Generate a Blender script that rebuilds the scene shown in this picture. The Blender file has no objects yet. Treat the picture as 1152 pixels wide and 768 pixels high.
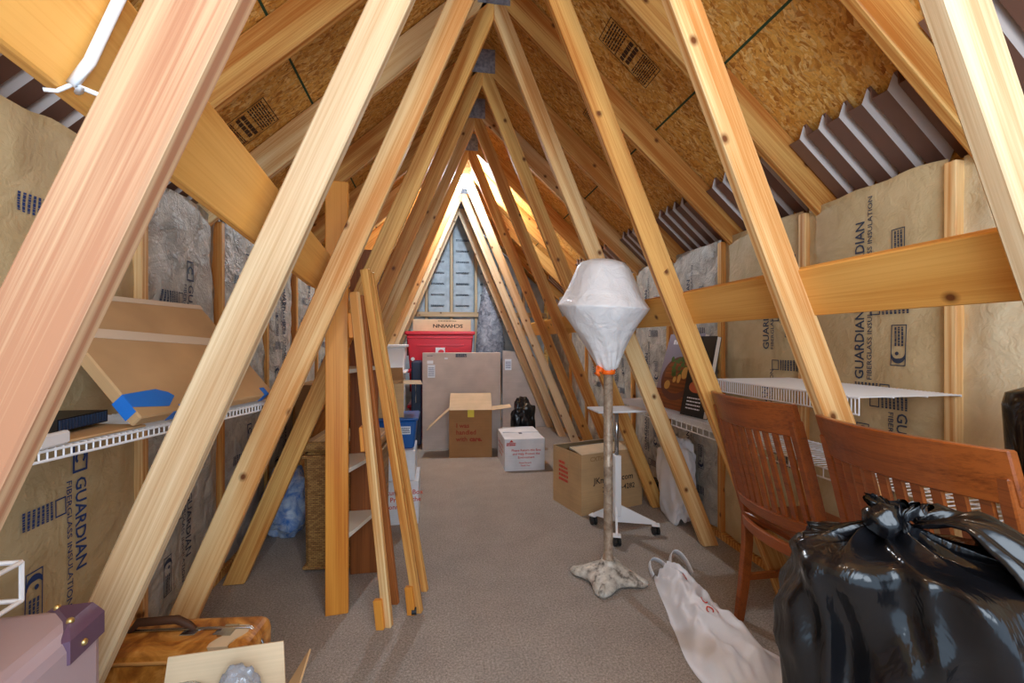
import bpy, bmesh, math, random
from mathutils import Vector, Matrix, noise
random.seed(7)
S = bpy.context.scene
C = S.collection
PI = math.pi
V = Vector

# ------------------------------------------------------------------ helpers
def lin(c):
    c = c / 255.0
    return c / 12.92 if c <= .04045 else ((c + .055) / 1.055) ** 2.4
def rgb(r, g, b): return (lin(r), lin(g), lin(b), 1)

class NT:
    def __init__(s, name):
        s.m = bpy.data.materials.new(name); s.m.use_nodes = True
        s.t = s.m.node_tree; s.t.nodes.clear()
        s.out = s.t.nodes.new('ShaderNodeOutputMaterial')
    def n(s, typ, props=None, **ins):
        nd = s.t.nodes.new('ShaderNode' + typ)
        for k, v in (props or {}).items(): setattr(nd, k, v)
        for k, v in ins.items():
            k = int(k[1:]) if k[0] == '_' else k.replace('_', ' ')
            sk = nd.inputs[k]
            if isinstance(v, bpy.types.NodeSocket): s.t.links.new(v, sk)
            else: sk.default_value = v
        return nd
    def ramp(s, fac, stops, interp='LINEAR'):
        r = s.n('ValToRGB', _0=fac); cr = r.color_ramp; cr.interpolation = interp
        while len(cr.elements) < len(stops): cr.elements.new(.5)
        for e, (p, c) in zip(cr.elements, stops): e.position = p; e.color = c
        return r.outputs[0]
    def mix(s, f, a, b, mode='MIX'):
        m = s.n('MixRGB', {'blend_type': mode}, _0=f, _1=a, _2=b); return m.outputs[0]
    def math(s, op, a, b=0.0):
        return s.n('Math', {'operation': op}, _0=a, _1=b).outputs[0]
    def coords(s, scale=(1, 1, 1), rot=(0, 0, 0), rand=True):
        tc = s.n('TexCoord').outputs['Object']
        if rand:
            oi = s.n('ObjectInfo').outputs['Random']
            off = s.math('MULTIPLY', oi, 37.0)
            tc = s.n('VectorMath', {'operation': 'ADD'}, _0=tc, _1=off).outputs[0]
        mp = s.n('Mapping', _0=tc); mp.inputs['Scale'].default_value = scale; mp.inputs['Rotation'].default_value = rot
        return mp.outputs[0]
    def noise(s, vec, scale=5, detail=3, rough=.5, dist=0):
        return s.n('TexNoise', Vector=vec, Scale=scale, Detail=detail, Roughness=rough, Distortion=dist).outputs[0]
    def bsdf(s, color, rough=.5, bump=None, bstr=.3, bdist=.01, **kw):
        p = s.n('BsdfPrincipled')
        for k, v in dict(Base_Color=color, Roughness=rough, **kw).items():
            sk = p.inputs[k.replace('_', ' ')]
            if isinstance(v, bpy.types.NodeSocket): s.t.links.new(v, sk)
            else: sk.default_value = v
        if bump is not None:
            b = s.n('Bump', Height=bump, Strength=bstr, Distance=bdist)
            s.t.links.new(b.outputs[0], p.inputs['Normal'])
        s.t.links.new(p.outputs[0], s.out.inputs[0])
        return s.m

def plain(name, c, rough=.5, **kw):
    t = NT(name); return t.bsdf(rgb(*c), rough, **kw)

def wood(name, light, dark, knot=(110, 62, 28), vary=.5, rough=.5, ring=1.0, knots=True, spec=.3, axis=0):
    t = NT(name)
    v = t.coords((1, 1, 1))
    def st(a, b):
        m = t.n('Mapping', _0=v); sc = [b, b, b]; sc[axis] = a; m.inputs['Scale'].default_value = sc; return m.outputs[0]
    g1 = t.noise(st(.45, 16), 1.6, 4, .55, .5)
    w = t.n('TexWave', {'wave_type': 'BANDS', 'bands_direction': 'Y' if axis != 1 else 'Z'}, Vector=st(.5, 5), Scale=2.6, Distortion=9.0, Detail=2.0, Detail_Scale=.45).outputs['Fac']
    fn = t.noise(st(2, 190), 1, 3, .7)
    f = t.math('ADD', t.math('ADD', t.math('MULTIPLY', g1, .55), t.math('MULTIPLY', w, .22 * ring)), t.math('MULTIPLY', fn, .55))
    md = [(a * .6 + b * .4) for a, b in zip(light, dark)]
    col = t.ramp(f, [(.50, rgb(*light)), (.64, rgb(*md)), (.80, rgb(*dark))])
    big = t.ramp(t.noise(st(.7, 4), 1.2, 2), [(.3, (1.05, 1.0, .94, 1)), (.7, (.93, .89, .86, 1))])
    col = t.mix(.8, col, big, 'MULTIPLY')
    oi = t.n('ObjectInfo').outputs['Random']
    tone = t.ramp(oi, [(0, (1.06, 1.05, 1.02, 1)), (.5, (1, .97, .9, 1)), (1, (.95, .87, .78, 1))])
    col = t.mix(vary, col, tone, 'MULTIPLY')
    if knots:
        sx = t.n('SeparateXYZ', _0=v)
        zy = t.math('ADD', sx.outputs[2], t.math('MULTIPLY', sx.outputs[1], 1.3))
        kv = t.n('CombineXYZ', _0=t.math('MULTIPLY', sx.outputs[0], .8), _1=zy).outputs[0]
        vo = t.n('TexVoronoi', {'voronoi_dimensions': '2D'}, Vector=kv, Scale=9.0, Randomness=1.0)
        pick = t.math('GREATER_THAN', t.n('SeparateColor', _0=vo.outputs['Color']).outputs[0], .8)
        k = t.ramp(vo.outputs['Distance'], [(.05, (1, 1, 1, 1)), (.085, (.55, .55, .55, 1)), (.15, (0, 0, 0, 1))])
        k = t.math('MULTIPLY', k, pick)
        col = t.mix(k, col, rgb(*knot))
    return t.bsdf(col, rough, bump=f, bstr=.12, bdist=.002, Specular_IOR_Level=spec)

def paper(name, c, c2, rough=.6, scale=9, bstr=.5):
    t = NT(name); v = t.coords((1, 1, 1))
    n1 = t.noise(v, scale, 4, .55, .6); n2 = t.noise(v, scale * 5, 3, .6, 1.0)
    h = t.math('ADD', n1, t.math('MULTIPLY', n2, .25))
    col = t.ramp(n1, [(.3, rgb(*c)), (.7, rgb(*c2))])
    return t.bsdf(col, rough, bump=h, bstr=bstr, bdist=.03, Specular_IOR_Level=.35)

def cardboard(name, c):
    t = NT(name); v = t.coords((1, 1, 1))
    n = t.noise(v, 6, 3); m = t.n('Mapping', _0=v); m.inputs['Scale'].default_value = (3, 3, 160)
    n2 = t.noise(m.outputs[0], 1, 2)
    f = t.math('ADD', t.math('MULTIPLY', n, .7), t.math('MULTIPLY', n2, .3))
    d = [x * .88 for x in c]
    return t.bsdf(t.ramp(f, [(.3, rgb(*d)), (.7, rgb(*c))]), .75, bump=n2, bstr=.1, bdist=.002, Specular_IOR_Level=.2)

def osb():
    t = NT('osb'); tc = t.n('TexCoord').outputs['Object']
    w = t.n('TexNoise', Vector=tc, Scale=9, Detail=2).outputs['Color']
    wv = t.n('VectorMath', {'operation': 'MULTIPLY_ADD'}, _0=w, _1=(.07, .07, .07), _2=tc).outputs[0]
    cols = None; hs = None
    pal = [(0, rgb(170, 106, 38)), (.2, rgb(212, 150, 64)), (.42, rgb(234, 182, 92)), (.62, rgb(220, 160, 72)), (.8, rgb(246, 212, 140)), (1, rgb(188, 122, 48))]
    for i, (a, sc) in enumerate(((.3, 1.0), (1.35, 1.15), (2.4, .9), (.85, 1.3), (1.9, 1.05))):
        m = t.n('Mapping', _0=wv); m.inputs['Rotation'].default_value = (.2 * i, .1, a); m.inputs['Scale'].default_value = (10 * sc, 84 * sc, 34 * sc)
        vo = t.n('TexVoronoi', Vector=m.outputs[0], Scale=1.0)
        sep = t.n('SeparateColor', _0=vo.outputs['Color'])
        c = t.ramp(sep.outputs[0], pal)
        h = sep.outputs[1]
        if cols is None: cols, hs = c, h
        else:
            mask = t.ramp(t.noise(t.n('Mapping', _0=tc, _1=(i * 3.1, i, 0)).outputs[0], 17 + 4 * i, 2), [(.47, (0, 0, 0, 1)), (.53, (1, 1, 1, 1))])
            cols = t.mix(mask, cols, c); hs = t.mix(mask, hs, h)
    ms = t.n('Mapping', _0=wv); ms.inputs['Rotation'].default_value = (0, 0, .6); ms.inputs['Scale'].default_value = (20, 160, 160)
    cols = t.mix(.8, cols, t.ramp(t.noise(ms.outputs[0], 1, 3), [(.3, (.78, .74, .7, 1)), (.55, (1, 1, 1, 1)), (.75, (1.12, 1.1, 1.04, 1))]), 'MULTIPLY')
    big = t.ramp(t.noise(tc, 2.2, 2), [(.35, (.86, .8, .74, 1)), (.65, (1.05, 1.03, 1, 1))])
    cols = t.mix(1, cols, big, 'MULTIPLY')
    return t.bsdf(cols, .55, bump=hs, bstr=.25, bdist=.003, Specular_IOR_Level=.35)

def carpet():
    t = NT('carpet'); tc = t.n('TexCoord').outputs['Object']
    n1 = t.noise(tc, 330, 2, .7); n2 = t.noise(tc, 5, 3, .6); n3 = t.noise(tc, 120, 2)
    f = t.math('ADD', t.math('MULTIPLY', n1, .6), t.math('MULTIPLY', n3, .4))
    col = t.ramp(f, [(.32, rgb(108, 100, 94)), (.5, rgb(162, 151, 142)), (.68, rgb(204, 194, 184))])
    col = t.mix(1, col, t.ramp(n2, [(.3, (.9, .9, .9, 1)), (.7, (1.05, 1.05, 1.05, 1))]), 'MULTIPLY')
    return t.bsdf(col, .95, bump=f, bstr=.7, bdist=.006, Specular_IOR_Level=.1)

def film(name, c, c2, rough=.3, scale=10, bstr=.8, st=(1, 1, 1), **kw):
    t = NT(name); v = t.coords(st)
    n1 = t.noise(v, scale, 4, .6, 1.2)
    col = t.ramp(n1, [(.3, rgb(*c)), (.7, rgb(*c2))])
    return t.bsdf(col, rough, bump=n1, bstr=bstr, bdist=.02, **kw)

M = {}
M['pine'] = wood('pine', (238, 210, 160), (202, 142, 80))
M['pine_orange'] = wood('pine_orange', (228, 184, 112), (184, 116, 52))
M['pine_pink'] = wood('pine_pink', (216, 184, 148), (178, 128, 98), ring=1.5, vary=.15)
M['pine_pale'] = wood('pine_pale', (230, 212, 180), (196, 162, 122), ring=.8)
M['pine_end'] = plain('pine_end', (205, 160, 105), .7)
M['board'] = wood('board', (236, 184, 102), (216, 154, 74), ring=.8, vary=.15)
M['osb'] = osb()
M['carpet'] = carpet()
M['kraft'] = paper('kraft', (206, 186, 146), (184, 162, 122), scale=6)
M['kraft_pale'] = paper('kraft_pale', (226, 212, 180), (206, 190, 154), scale=5)
M['facing_blue'] = paper('facing_blue', (206, 218, 226), (170, 184, 194), scale=7)
M['facing_grey'] = paper('facing_grey', (204, 198, 186), (150, 145, 136), scale=10, rough=.38, bstr=1.0)
M['ink'] = plain('ink', (52, 62, 84), .7)
M['ink_blue'] = plain('ink_blue', (34, 62, 120), .7)
M['ink_black'] = plain('ink_black', (34, 30, 30), .7)
M['ink_red'] = plain('ink_red', (205, 62, 44), .7)
M['ink_rust'] = plain('ink_rust', (150, 52, 26), .7)
M['ink_brown'] = plain('ink_brown', (70, 40, 20), .7)
M['green'] = plain('green', (34, 66, 44), .7)
M['fibre'] = plain('fibre', (228, 216, 150), .95)
M['baffle_lit'] = plain('baffle_lit', (204, 194, 190), .4)
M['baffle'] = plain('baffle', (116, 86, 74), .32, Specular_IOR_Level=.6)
t_ = NT('galvanised'); M['galv'] = t_.bsdf(t_.ramp(t_.noise(t_.coords(), 40, 2), [(.3, rgb(120, 124, 134)), (.7, rgb(176, 180, 190))]), .42, Metallic=.3)
M['chrome'] = plain('chrome', (190, 192, 196), .22, Metallic=1.0)
M['white_metal'] = plain('white_metal', (236, 236, 238), .4)
M['white_wire'] = plain('white_wire', (240, 240, 242), .4)
M['white_plastic'] = plain('white_plastic', (232, 234, 238), .35)
M['white_card'] = cardboard('white_card', (236, 236, 240))
M['card'] = cardboard('card', (206, 168, 122))
M['card_pale'] = cardboard('card_pale', (206, 192, 184))
M['card_brown'] = cardboard('card_brown', (172, 128, 84))
M['card_in'] = cardboard('card_in', (226, 200, 164))
M['label'] = plain('label', (232, 236, 244), .5)
M['label_blue'] = plain('label_blue', (120, 160, 205), .5)
M['tape_blue'] = plain('tape_blue', (28, 118, 214), .5)
M['tape_clear'] = plain('tape_clear', (226, 208, 184), .15)
M['tape_yellow'] = plain('tape_yellow', (232, 208, 50), .4)
M['tape_orange'] = plain('tape_orange', (250, 110, 20), .45)
M['red'] = plain('red', (205, 20, 44), .35)
M['red_dark'] = plain('red_dark', (80, 12, 20), .5)
M['blue_bin'] = plain('blue_bin', (24, 88, 160), .38)
M['navy'] = plain('navy', (36, 52, 78), .6)
M['black'] = plain('black', (18, 18, 20), .45)
M['rubber'] = plain('rubber', (28, 28, 30), .55)
M['black_bag'] = film('black_bag', (12, 12, 14), (20, 20, 24), .2, 9, .3, (1, 1, .45), Specular_IOR_Level=.5)
M['wrap'] = film('wrap', (240, 242, 248), (214, 218, 228), .08, 12, .6, Transmission_Weight=.75)
M['white_bag'] = film('white_bag', (236, 236, 242), (228, 230, 236), .42, 7, .12, (1, 1, 1), Transmission_Weight=0.0, Specular_IOR_Level=.5)
M['shade_bag'] = film('shade_bag', (240, 238, 238), (226, 224, 226), .45, 13, .45)
M['clear_bag'] = film('clear_bag', (186, 192, 206), (88, 94, 108), .14, 13, 1.0, Specular_IOR_Level=.9)
M['cherry'] = wood('cherry', (154, 82, 36), (96, 46, 20), knots=False, vary=.2, rough=.28, ring=0, spec=.5, axis=1)
M['stain'] = wood('stain', (156, 94, 50), (108, 62, 30), knots=False, vary=.2, rough=.4, ring=.6)
M['orange_post'] = wood('orange_post', (226, 156, 66), (196, 116, 40), knots=False, vary=.1, rough=.4, ring=.7)
M['cream'] = plain('cream', (236, 228, 212), .5)
M['brass'] = film('brass', (196, 176, 154), (140, 116, 96), .4, 26, .15, Metallic=.3)
t_ = NT('cast_iron'); v_ = t_.coords(); n_ = t_.noise(v_, 26, 4, .65)
M['cast'] = t_.bsdf(t_.ramp(n_, [(.34, rgb(112, 104, 96)), (.46, rgb(188, 180, 168)), (.68, rgb(226, 220, 208))]), .5, bump=n_, bstr=.3, bdist=.004, Metallic=.15)
M['mauve'] = plain('mauve', (172, 150, 156), .5)
M['mauve_dark'] = plain('mauve_dark', (92, 66, 88), .4)
t_ = NT('leather'); v_ = t_.coords(); n_ = t_.noise(v_, 9, 5, .6, 1.8)
M['leather'] = t_.bsdf(t_.ramp(n_, [(.36, rgb(136, 76, 26)), (.5, rgb(186, 120, 48)), (.64, rgb(220, 160, 84))]), .35, bump=n_, bstr=.15, bdist=.004)
M['leather_edge'] = plain('leather_edge', (206, 148, 84), .4)
M['gold'] = plain('gold', (206, 180, 120), .3, Metallic=.9)
t_ = NT('wicker'); v_ = t_.coords((1, 1, 1), rand=False)
br = t_.n('TexBrick', Vector=v_, Scale=44.0, Color1=rgb(196, 150, 84), Color2=rgb(150, 104, 54), Mortar=rgb(66, 40, 22), Mortar_Size=.03, Brick_Width=.9, Row_Height=.35)
mp_ = br.inputs['Vector'].links[0].from_node; mp_.inputs['Rotation'].default_value = (PI / 2, 0, 0)
M['wicker'] = t_.bsdf(br.outputs['Color'], .6, bump=br.outputs['Fac'], bstr=.8, bdist=-.006)
M['cover_grey'] = plain('cover_grey', (150, 146, 166), .3)
M['bowl'] = plain('bowl', (104, 58, 44), .4)
M['leaf'] = plain('leaf', (74, 112, 42), .5)
M['yellow'] = plain('yellow', (214, 170, 84), .5)
M['salmon'] = plain('salmon', (190, 96, 58), .5)
M['pages'] = plain('pages', (222, 206, 190), .7)
M['fabric_blue'] = film('fabric_blue', (50, 110, 190), (200, 214, 230), .7, 16, .2)
t_ = NT('glass_clear'); M['glass'] = t_.bsdf((1, 1, 1, 1), .06, Transmission_Weight=.92, IOR=1.4)
t_ = NT('bulb'); e_ = t_.n('Emission', Color=(.74, .87, 1, 1), Strength=1500.0); t_.t.links.new(e_.outputs[0], t_.out.inputs[0]); M['bulb'] = t_.m
t_ = NT('bulb_warm'); e_ = t_.n('Emission', Color=(1, .91, .76, 1), Strength=280.0); t_.t.links.new(e_.outputs[0], t_.out.inputs[0]); M['bulb_warm'] = t_.m

def thing(name, label, cat, loc=(0, 0, 0), rotz=0, group=None):
    o = bpy.data.objects.new(name, None); C.objects.link(o)
    o.empty_display_size = .05
    o.location = loc; o.rotation_euler = (0, 0, rotz); tag(o, label, cat, group); return o
def tag(o, label, cat, group=None, kind=None):
    o['label'] = label; o['category'] = cat
    if group: o['group'] = group
    if kind: o['kind'] = kind
    return o
def obj(name, bm, mats, parent=None, mat=None, smooth=False, bevel=0, label=None):
    me = bpy.data.meshes.new(name)
    bm.normal_update()
    bm.to_mesh(me); bm.free()
    for m in (mats if isinstance(mats, (list, tuple)) else [mats]): me.materials.append(M[m] if isinstance(m, str) else m)
    if smooth:
        for p in me.polygons: p.use_smooth = True
    o = bpy.data.objects.new(name, me); C.objects.link(o)
    if parent: o.parent = parent
    if mat is not None: o.matrix_local = mat
    if bevel:
        b = o.modifiers.new('bevel', 'BEVEL'); b.width = bevel; b.segments = 1; b.limit_method = 'ANGLE'; b.angle_limit = math.radians(40)
    if label: o['label'] = label
    return o
def struct(name, bm, mats, **k):
    o = obj(name, bm, mats, **k); o['kind'] = 'structure'; return o
def copy_thing(root, loc, rotz, label, group=None):
    r = root.copy(); C.objects.link(r); r.location = loc; r.rotation_euler = (0, 0, rotz); r['label'] = label
    if group: r['group'] = group
    for ch in list(root.children):
        c = ch.copy(); C.objects.link(c); c.parent = r
        for g in ch.children:
            d = g.copy(); C.objects.link(d); d.parent = c
    return r
def nb(): return bmesh.new()
def box(bm, c, s, rot=None, mi=0, taper=None):
    """centre, size; rot = Matrix 3x3/4x4; taper scales the top (x, y)"""
    vs = []
    for z in (-.5, .5):
        for x, y in ((-.5, -.5), (.5, -.5), (.5, .5), (-.5, .5)):
            k = taper if (taper and z > 0) else (1, 1)
            p = V((x * s[0] * k[0], y * s[1] * k[1], z * s[2]))
            if rot is not None: p = rot @ p
            vs.append(bm.verts.new(p + V(c)))
    for f in ((3, 2, 1, 0), (4, 5, 6, 7), (0, 1, 5, 4), (1, 2, 6, 5), (2, 3, 7, 6), (3, 0, 4, 7)):
        bm.faces.new([vs[i] for i in f]).material_index = mi
    return vs
def bx(bm, lo, hi, mi=0):
    return box(bm, [(a + b) / 2 for a, b in zip(lo, hi)], [b - a for a, b in zip(lo, hi)], mi=mi)
def frame(d, up=V((0, 0, 1))):
    d = d.normalized(); a = up.cross(d)
    if a.length < 1e-4: a = V((1, 0, 0))
    a.normalize(); b = d.cross(a); return a, b
def tube(bm, pts, r, seg=8, mi=0, caps=True, flat=1.0):
    pts = [V(p) for p in pts]; rings = []
    for i, p in enumerate(pts):
        d = (pts[min(i + 1, len(pts) - 1)] - pts[max(i - 1, 0)])
        a, b = frame(d); rr = r[i] if isinstance(r, (list, tuple)) else r
        rings.append([bm.verts.new(p + a * rr * math.cos(2 * PI * k / seg) + b * rr * flat * math.sin(2 * PI * k / seg)) for k in range(seg)])
    for i in range(len(rings) - 1):
        for k in range(seg):
            bm.faces.new((rings[i][k], rings[i][(k + 1) % seg], rings[i + 1][(k + 1) % seg], rings[i + 1][k])).material_index = mi
    if caps:
        bm.faces.new(rings[0][::-1]).material_index = mi; bm.faces.new(rings[-1]).material_index = mi
def lathe(bm, prof, seg=24, c=(0, 0, 0), mi=0, fn=None, caps=True):
    rings = []
    for r, z in prof:
        ring = []
        for k in range(seg):
            th = 2 * PI * k / seg
            rr = r * (fn(th, z) if fn else 1)
            ring.append(bm.verts.new((c[0] + rr * math.cos(th), c[1] + rr * math.sin(th), c[2] + z)))
        rings.append(ring)
    for i in range(len(rings) - 1):
        for k in range(seg):
            bm.faces.new((rings[i][k], rings[i][(k + 1) % seg], rings[i + 1][(k + 1) % seg], rings[i + 1][k])).material_index = mi
    if caps:
        bm.faces.new(rings[0][::-1]).material_index = mi; bm.faces.new(rings[-1]).material_index = mi
def prism(bm, poly, vec, mi=0):
    a = [bm.verts.new(p) for p in poly]; b = [bm.verts.new(V(p) + V(vec)) for p in poly]
    n = len(a)
    fs = [bm.faces.new(a[::-1]), bm.faces.new(b)]
    for i in range(n): fs.append(bm.faces.new((a[i], a[(i + 1) % n], b[(i + 1) % n], b[i])))
    for f in fs: f.material_index = mi
    bmesh.ops.recalc_face_normals(bm, faces=fs)
def grid(bm, fn, nu, nv, mi=0, flip=False):
    vs = [[bm.verts.new(fn(i / nu, j / nv)) for j in range(nv + 1)] for i in range(nu + 1)]
    for i in range(nu):
        for j in range(nv):
            q = (vs[i][j], vs[i + 1][j], vs[i + 1][j + 1], vs[i][j + 1])
            bm.faces.new(q[::-1] if flip else q).material_index = mi
    return vs
_tc = {}
def text_mesh(body, bold=0.0):
    k = (body, bold)
    if k not in _tc:
        cu = bpy.data.curves.new('lettering', 'FONT'); cu.body = body; cu.offset = bold; cu.resolution_u = 2; cu.align_x = 'LEFT'; cu.align_y = 'BOTTOM_BASELINE'
        o = bpy.data.objects.new('lettering', cu)
        me = bpy.data.meshes.new_from_object(o)
        pts = [v.co.copy() for v in me.vertices]; fs = [tuple(p.vertices) for p in me.polygons]
        w = max((p.x for p in pts), default=1); 
        bpy.data.objects.remove(o); bpy.data.curves.remove(cu); bpy.data.meshes.remove(me)
        _tc[k] = (pts, fs, w)
    return _tc[k]
def text(bm, body, size, fn, mi=1, bold=.0, align='L', width=None, stretch=1.0):
    """fn maps (u, v) on the surface plane to a point; size = cap height-ish"""
    pts, fs, w = text_mesh(body, bold); k = size / .72
    kx = k * stretch if width is None else width / w
    off = {'L': 0, 'C': -w * kx / 2, 'R': -w * kx}[align]
    vs = [bm.verts.new(fn(p.x * kx + off, p.y * k)) for p in pts]
    for f in fs:
        try: bm.faces.new([vs[i] for i in f]).material_index = mi
        except ValueError: pass
def bars(bm, fn, w, h, rows, mi, seed=0, ink=.55):
    """small illegible print as rows of dashes"""
    r = random.Random(seed)
    for i in range(rows):
        y = h * (1 - (i + .5) / rows); t = h / rows * ink / 2; x = 0
        while x < w * .96:
            l = min(w - x, r.uniform(.06, .2) * w)
            vs = [bm.verts.new(fn(a, b)) for a, b in ((x, y - t), (x + l, y - t), (x + l, y + t), (x, y + t))]
            bm.faces.new(vs).material_index = mi; x += l + w * .025
def outline(bm, fn, w, h, t, mi):
    for x0, y0, x1, y1 in ((0, 0, w, t), (0, h - t, w, h), (0, t, t, h - t), (w - t, t, w, h - t)):
        bm.faces.new([bm.verts.new(fn(a, b)) for a, b in ((x0, y0), (x1, y0), (x1, y1), (x0, y1))]).material_index = mi
def disc(bm, fn, cx, cy, rx, ry, mi, n=18):
    bm.faces.new([bm.verts.new(fn(cx + rx * math.cos(2 * PI * k / n), cy + ry * math.sin(2 * PI * k / n))) for k in range(n)]).material_index = mi
def ring(bm, fn, cx, cy, r0, r1, mi, a0=0, a1=2 * PI, n=20, thin=None):
    for k in range(n):
        q = []
        for kk, rr in ((k, 0), (k + 1, 0), (k + 1, 1), (k, 1)):
            a = a0 + (a1 - a0) * kk / n
            f = math.sin(PI * kk / n) if thin else 1
            r = r1 - (r1 - r0) * f * (1 - rr) if thin else (r1 if rr else r0)
            q.append(bm.verts.new(fn(cx + r * math.cos(a), cy + r * math.sin(a))))
        try: bm.faces.new(q).material_index = mi
        except ValueError: pass
def plane_fn(o, xd, yd, off=0.0015):
    o = V(o); xd = V(xd).normalized(); yd = V(yd).normalized(); n = xd.cross(yd)
    return lambda u, v: o + xd * u + yd * v + n * off
def axes(x, y, z, o): 
    return Matrix(((x[0], y[0], z[0], o[0]), (x[1], y[1], z[1], o[1]), (x[2], y[2], z[2], o[2]), (0, 0, 0, 1)))
def board(name, p0, p1, w, t, mat, parent=None, wdir=V((0, 0, 1)), bevel=.003, origin=None):
    """a straight board from p0 to p1; grain along local X; w along wdir, t across"""
    p0, p1 = V(p0), V(p1); x = (p1 - p0).normalized(); z = (V(wdir) - x * V(wdir).dot(x)).normalized(); y = z.cross(x)
    bm = nb(); L = (p1 - p0).length
    box(bm, (L / 2, 0, 0), (L, t, w))
    o = axes(x, y, z, p0 - (V(parent.location) if parent else V((0, 0, 0))))
    return obj(name, bm, mat, parent, mat=o, bevel=bevel)
def half_clip(poly, n, d):
    """keep points with n.p <= d (2D)"""
    out = []
    for i in range(len(poly)):
        a, b = poly[i], poly[(i + 1) % len(poly)]
        da, db = n[0] * a[0] + n[1] * a[1] - d, n[0] * b[0] + n[1] * b[1] - d
        if da <= 0: out.append(a)
        if da * db < 0:
            k = da / (da - db); out.append((a[0] + (b[0] - a[0]) * k, a[1] + (b[1] - a[1]) * k))
    return out
def xz_board(name, a, b, w, Y, t, clips, mat, parent, bevel=.004):
    """board lying in an X-Z plane, cut by half planes; grain along local X"""
    a, b = V((a[0], a[1])), V((b[0], b[1])); d = (b - a).normalized(); n = V((-d.y, d.x))
    poly = [tuple(a - d * .4 + n * w / 2), tuple(a - d * .4 - n * w / 2), tuple(b + d * .4 - n * w / 2), tuple(b + d * .4 + n * w / 2)]
    for cn, cd in clips: poly = half_clip(poly, cn, cd)
    loc = [V(((V(p) - a).dot(d), 0, (V(p) - a).dot(n))) for p in poly]
    bm = nb(); prism(bm, [p + V((0, -t / 2, 0)) for p in loc], (0, t, 0))
    x = V((d.x, 0, d.y)); z = V((n.x, 0, n.y)); y = z.cross(x)
    o = axes(x, y, z, V((a.x, Y, a.y)) - V(parent.location))
    return obj(name, bm, mat, parent, mat=o, bevel=bevel)

# ------------------------------------------------------------------ dimensions (metres)
AX = .30                       # ridge line X
XR, XL = 1.65, -1.03           # faces of the two knee walls
SL = .905                      # roof slope
def roofR(x): return 1.929 + (XR - x) * SL          # underside of the sheathing
def roofL(x): return 1.929 + (x - XL) * SL
TY = [.615, 1.15, 1.76, 2.37, 2.98, 3.59, 4.20, 4.81, 5.42, 6.03]
YE = 6.72                      # far gable
Y0 = -.7

# ------------------------------------------------------------------ room shell
bm = nb(); bx(bm, (-1.3, Y0, -.05), (1.95, YE + .2, 0)); struct('floor', bm, 'carpet')
bm = nb(); bx(bm, (XR + .11, Y0, 0), (XR + .15, YE, 1.82)); struct('wall_right', bm, 'osb')
bm = nb(); bx(bm, (XL - .15, Y0, 0), (XL - .11, YE, 1.82)); struct('wall_left', bm, 'osb')
bm = nb(); prism(bm, [(XL - .1, YE + .09, 0), (XR + .1, YE + .09, 0), (XR + .1, YE + .09, 1.86), (AX, YE + .09, 3.1), (XL - .1, YE + .09, 1.86)], (0, .05, 0)); struct('wall_back', bm, 'osb')
def roof_panel(side):
    bm = nb(); f = roofR if side > 0 else roofL
    x0 = AX; x1 = XR + .28 if side > 0 else XL - .28
    zp = f(AX)
    prism(bm, [(x0, Y0, zp), (x1, Y0, f(x1)), (x1, Y0, f(x1) + .02), (x0, Y0, zp + .02)], (0, YE - Y0 + .1, 0))
    n = V((SL, 0, 1)) if side > 0 else V((-SL, 0, 1))
    def strip(x, ya, yb, w):
        fnr = lambda u, v: V((x + v, ya + u, f(x + v) - .002))
        q = [fnr(0, -w), fnr(yb - ya, -w), fnr(yb - ya, w), fnr(0, w)]
        bm.faces.new([bm.verts.new(p) for p in q]).material_index = 1
    strip(1.203 if side > 0 else -.593, Y0, YE, .004)
    # grade stamps printed on the sheathing
    sg = 1 if side > 0 else -1
    stamps = [(.93, 2.03, .16, .34)] if side > 0 else [(-.82, 2.09, .2, .27)]
    stamps += [(1.0, 2.62, .13, .25)] if side > 0 else [(-.3, 1.3, .2, .3)]
    for (xs, ys, w, h) in stamps:
        # u along the ridge, v down the slope
        fnr = lambda u, v: V((xs - sg * h * .35 + sg * v * .74, ys + u, f(xs - sg * h * .35 + sg * v * .74) - .003))
        outline(bm, fnr, w, h, .004, 2)
        bars(bm, lambda u, v: fnr(u + w * .06, v + h * .05), w * .88, h * .3, 7, 2, 3)
        bars(bm, lambda u, v: fnr(u + w * .1, v + h * .4), w * .8, h * .2, 2, 2, 5, .7)
        bars(bm, lambda u, v: fnr(u + w * .06, v + h * .66), w * .88, h * .3, 9, 2, 8)
    o = struct('ceiling_right' if side > 0 else 'ceiling_left', bm, ['osb', 'green', 'ink_brown'])
roof_panel(1); roof_panel(-1)

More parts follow.
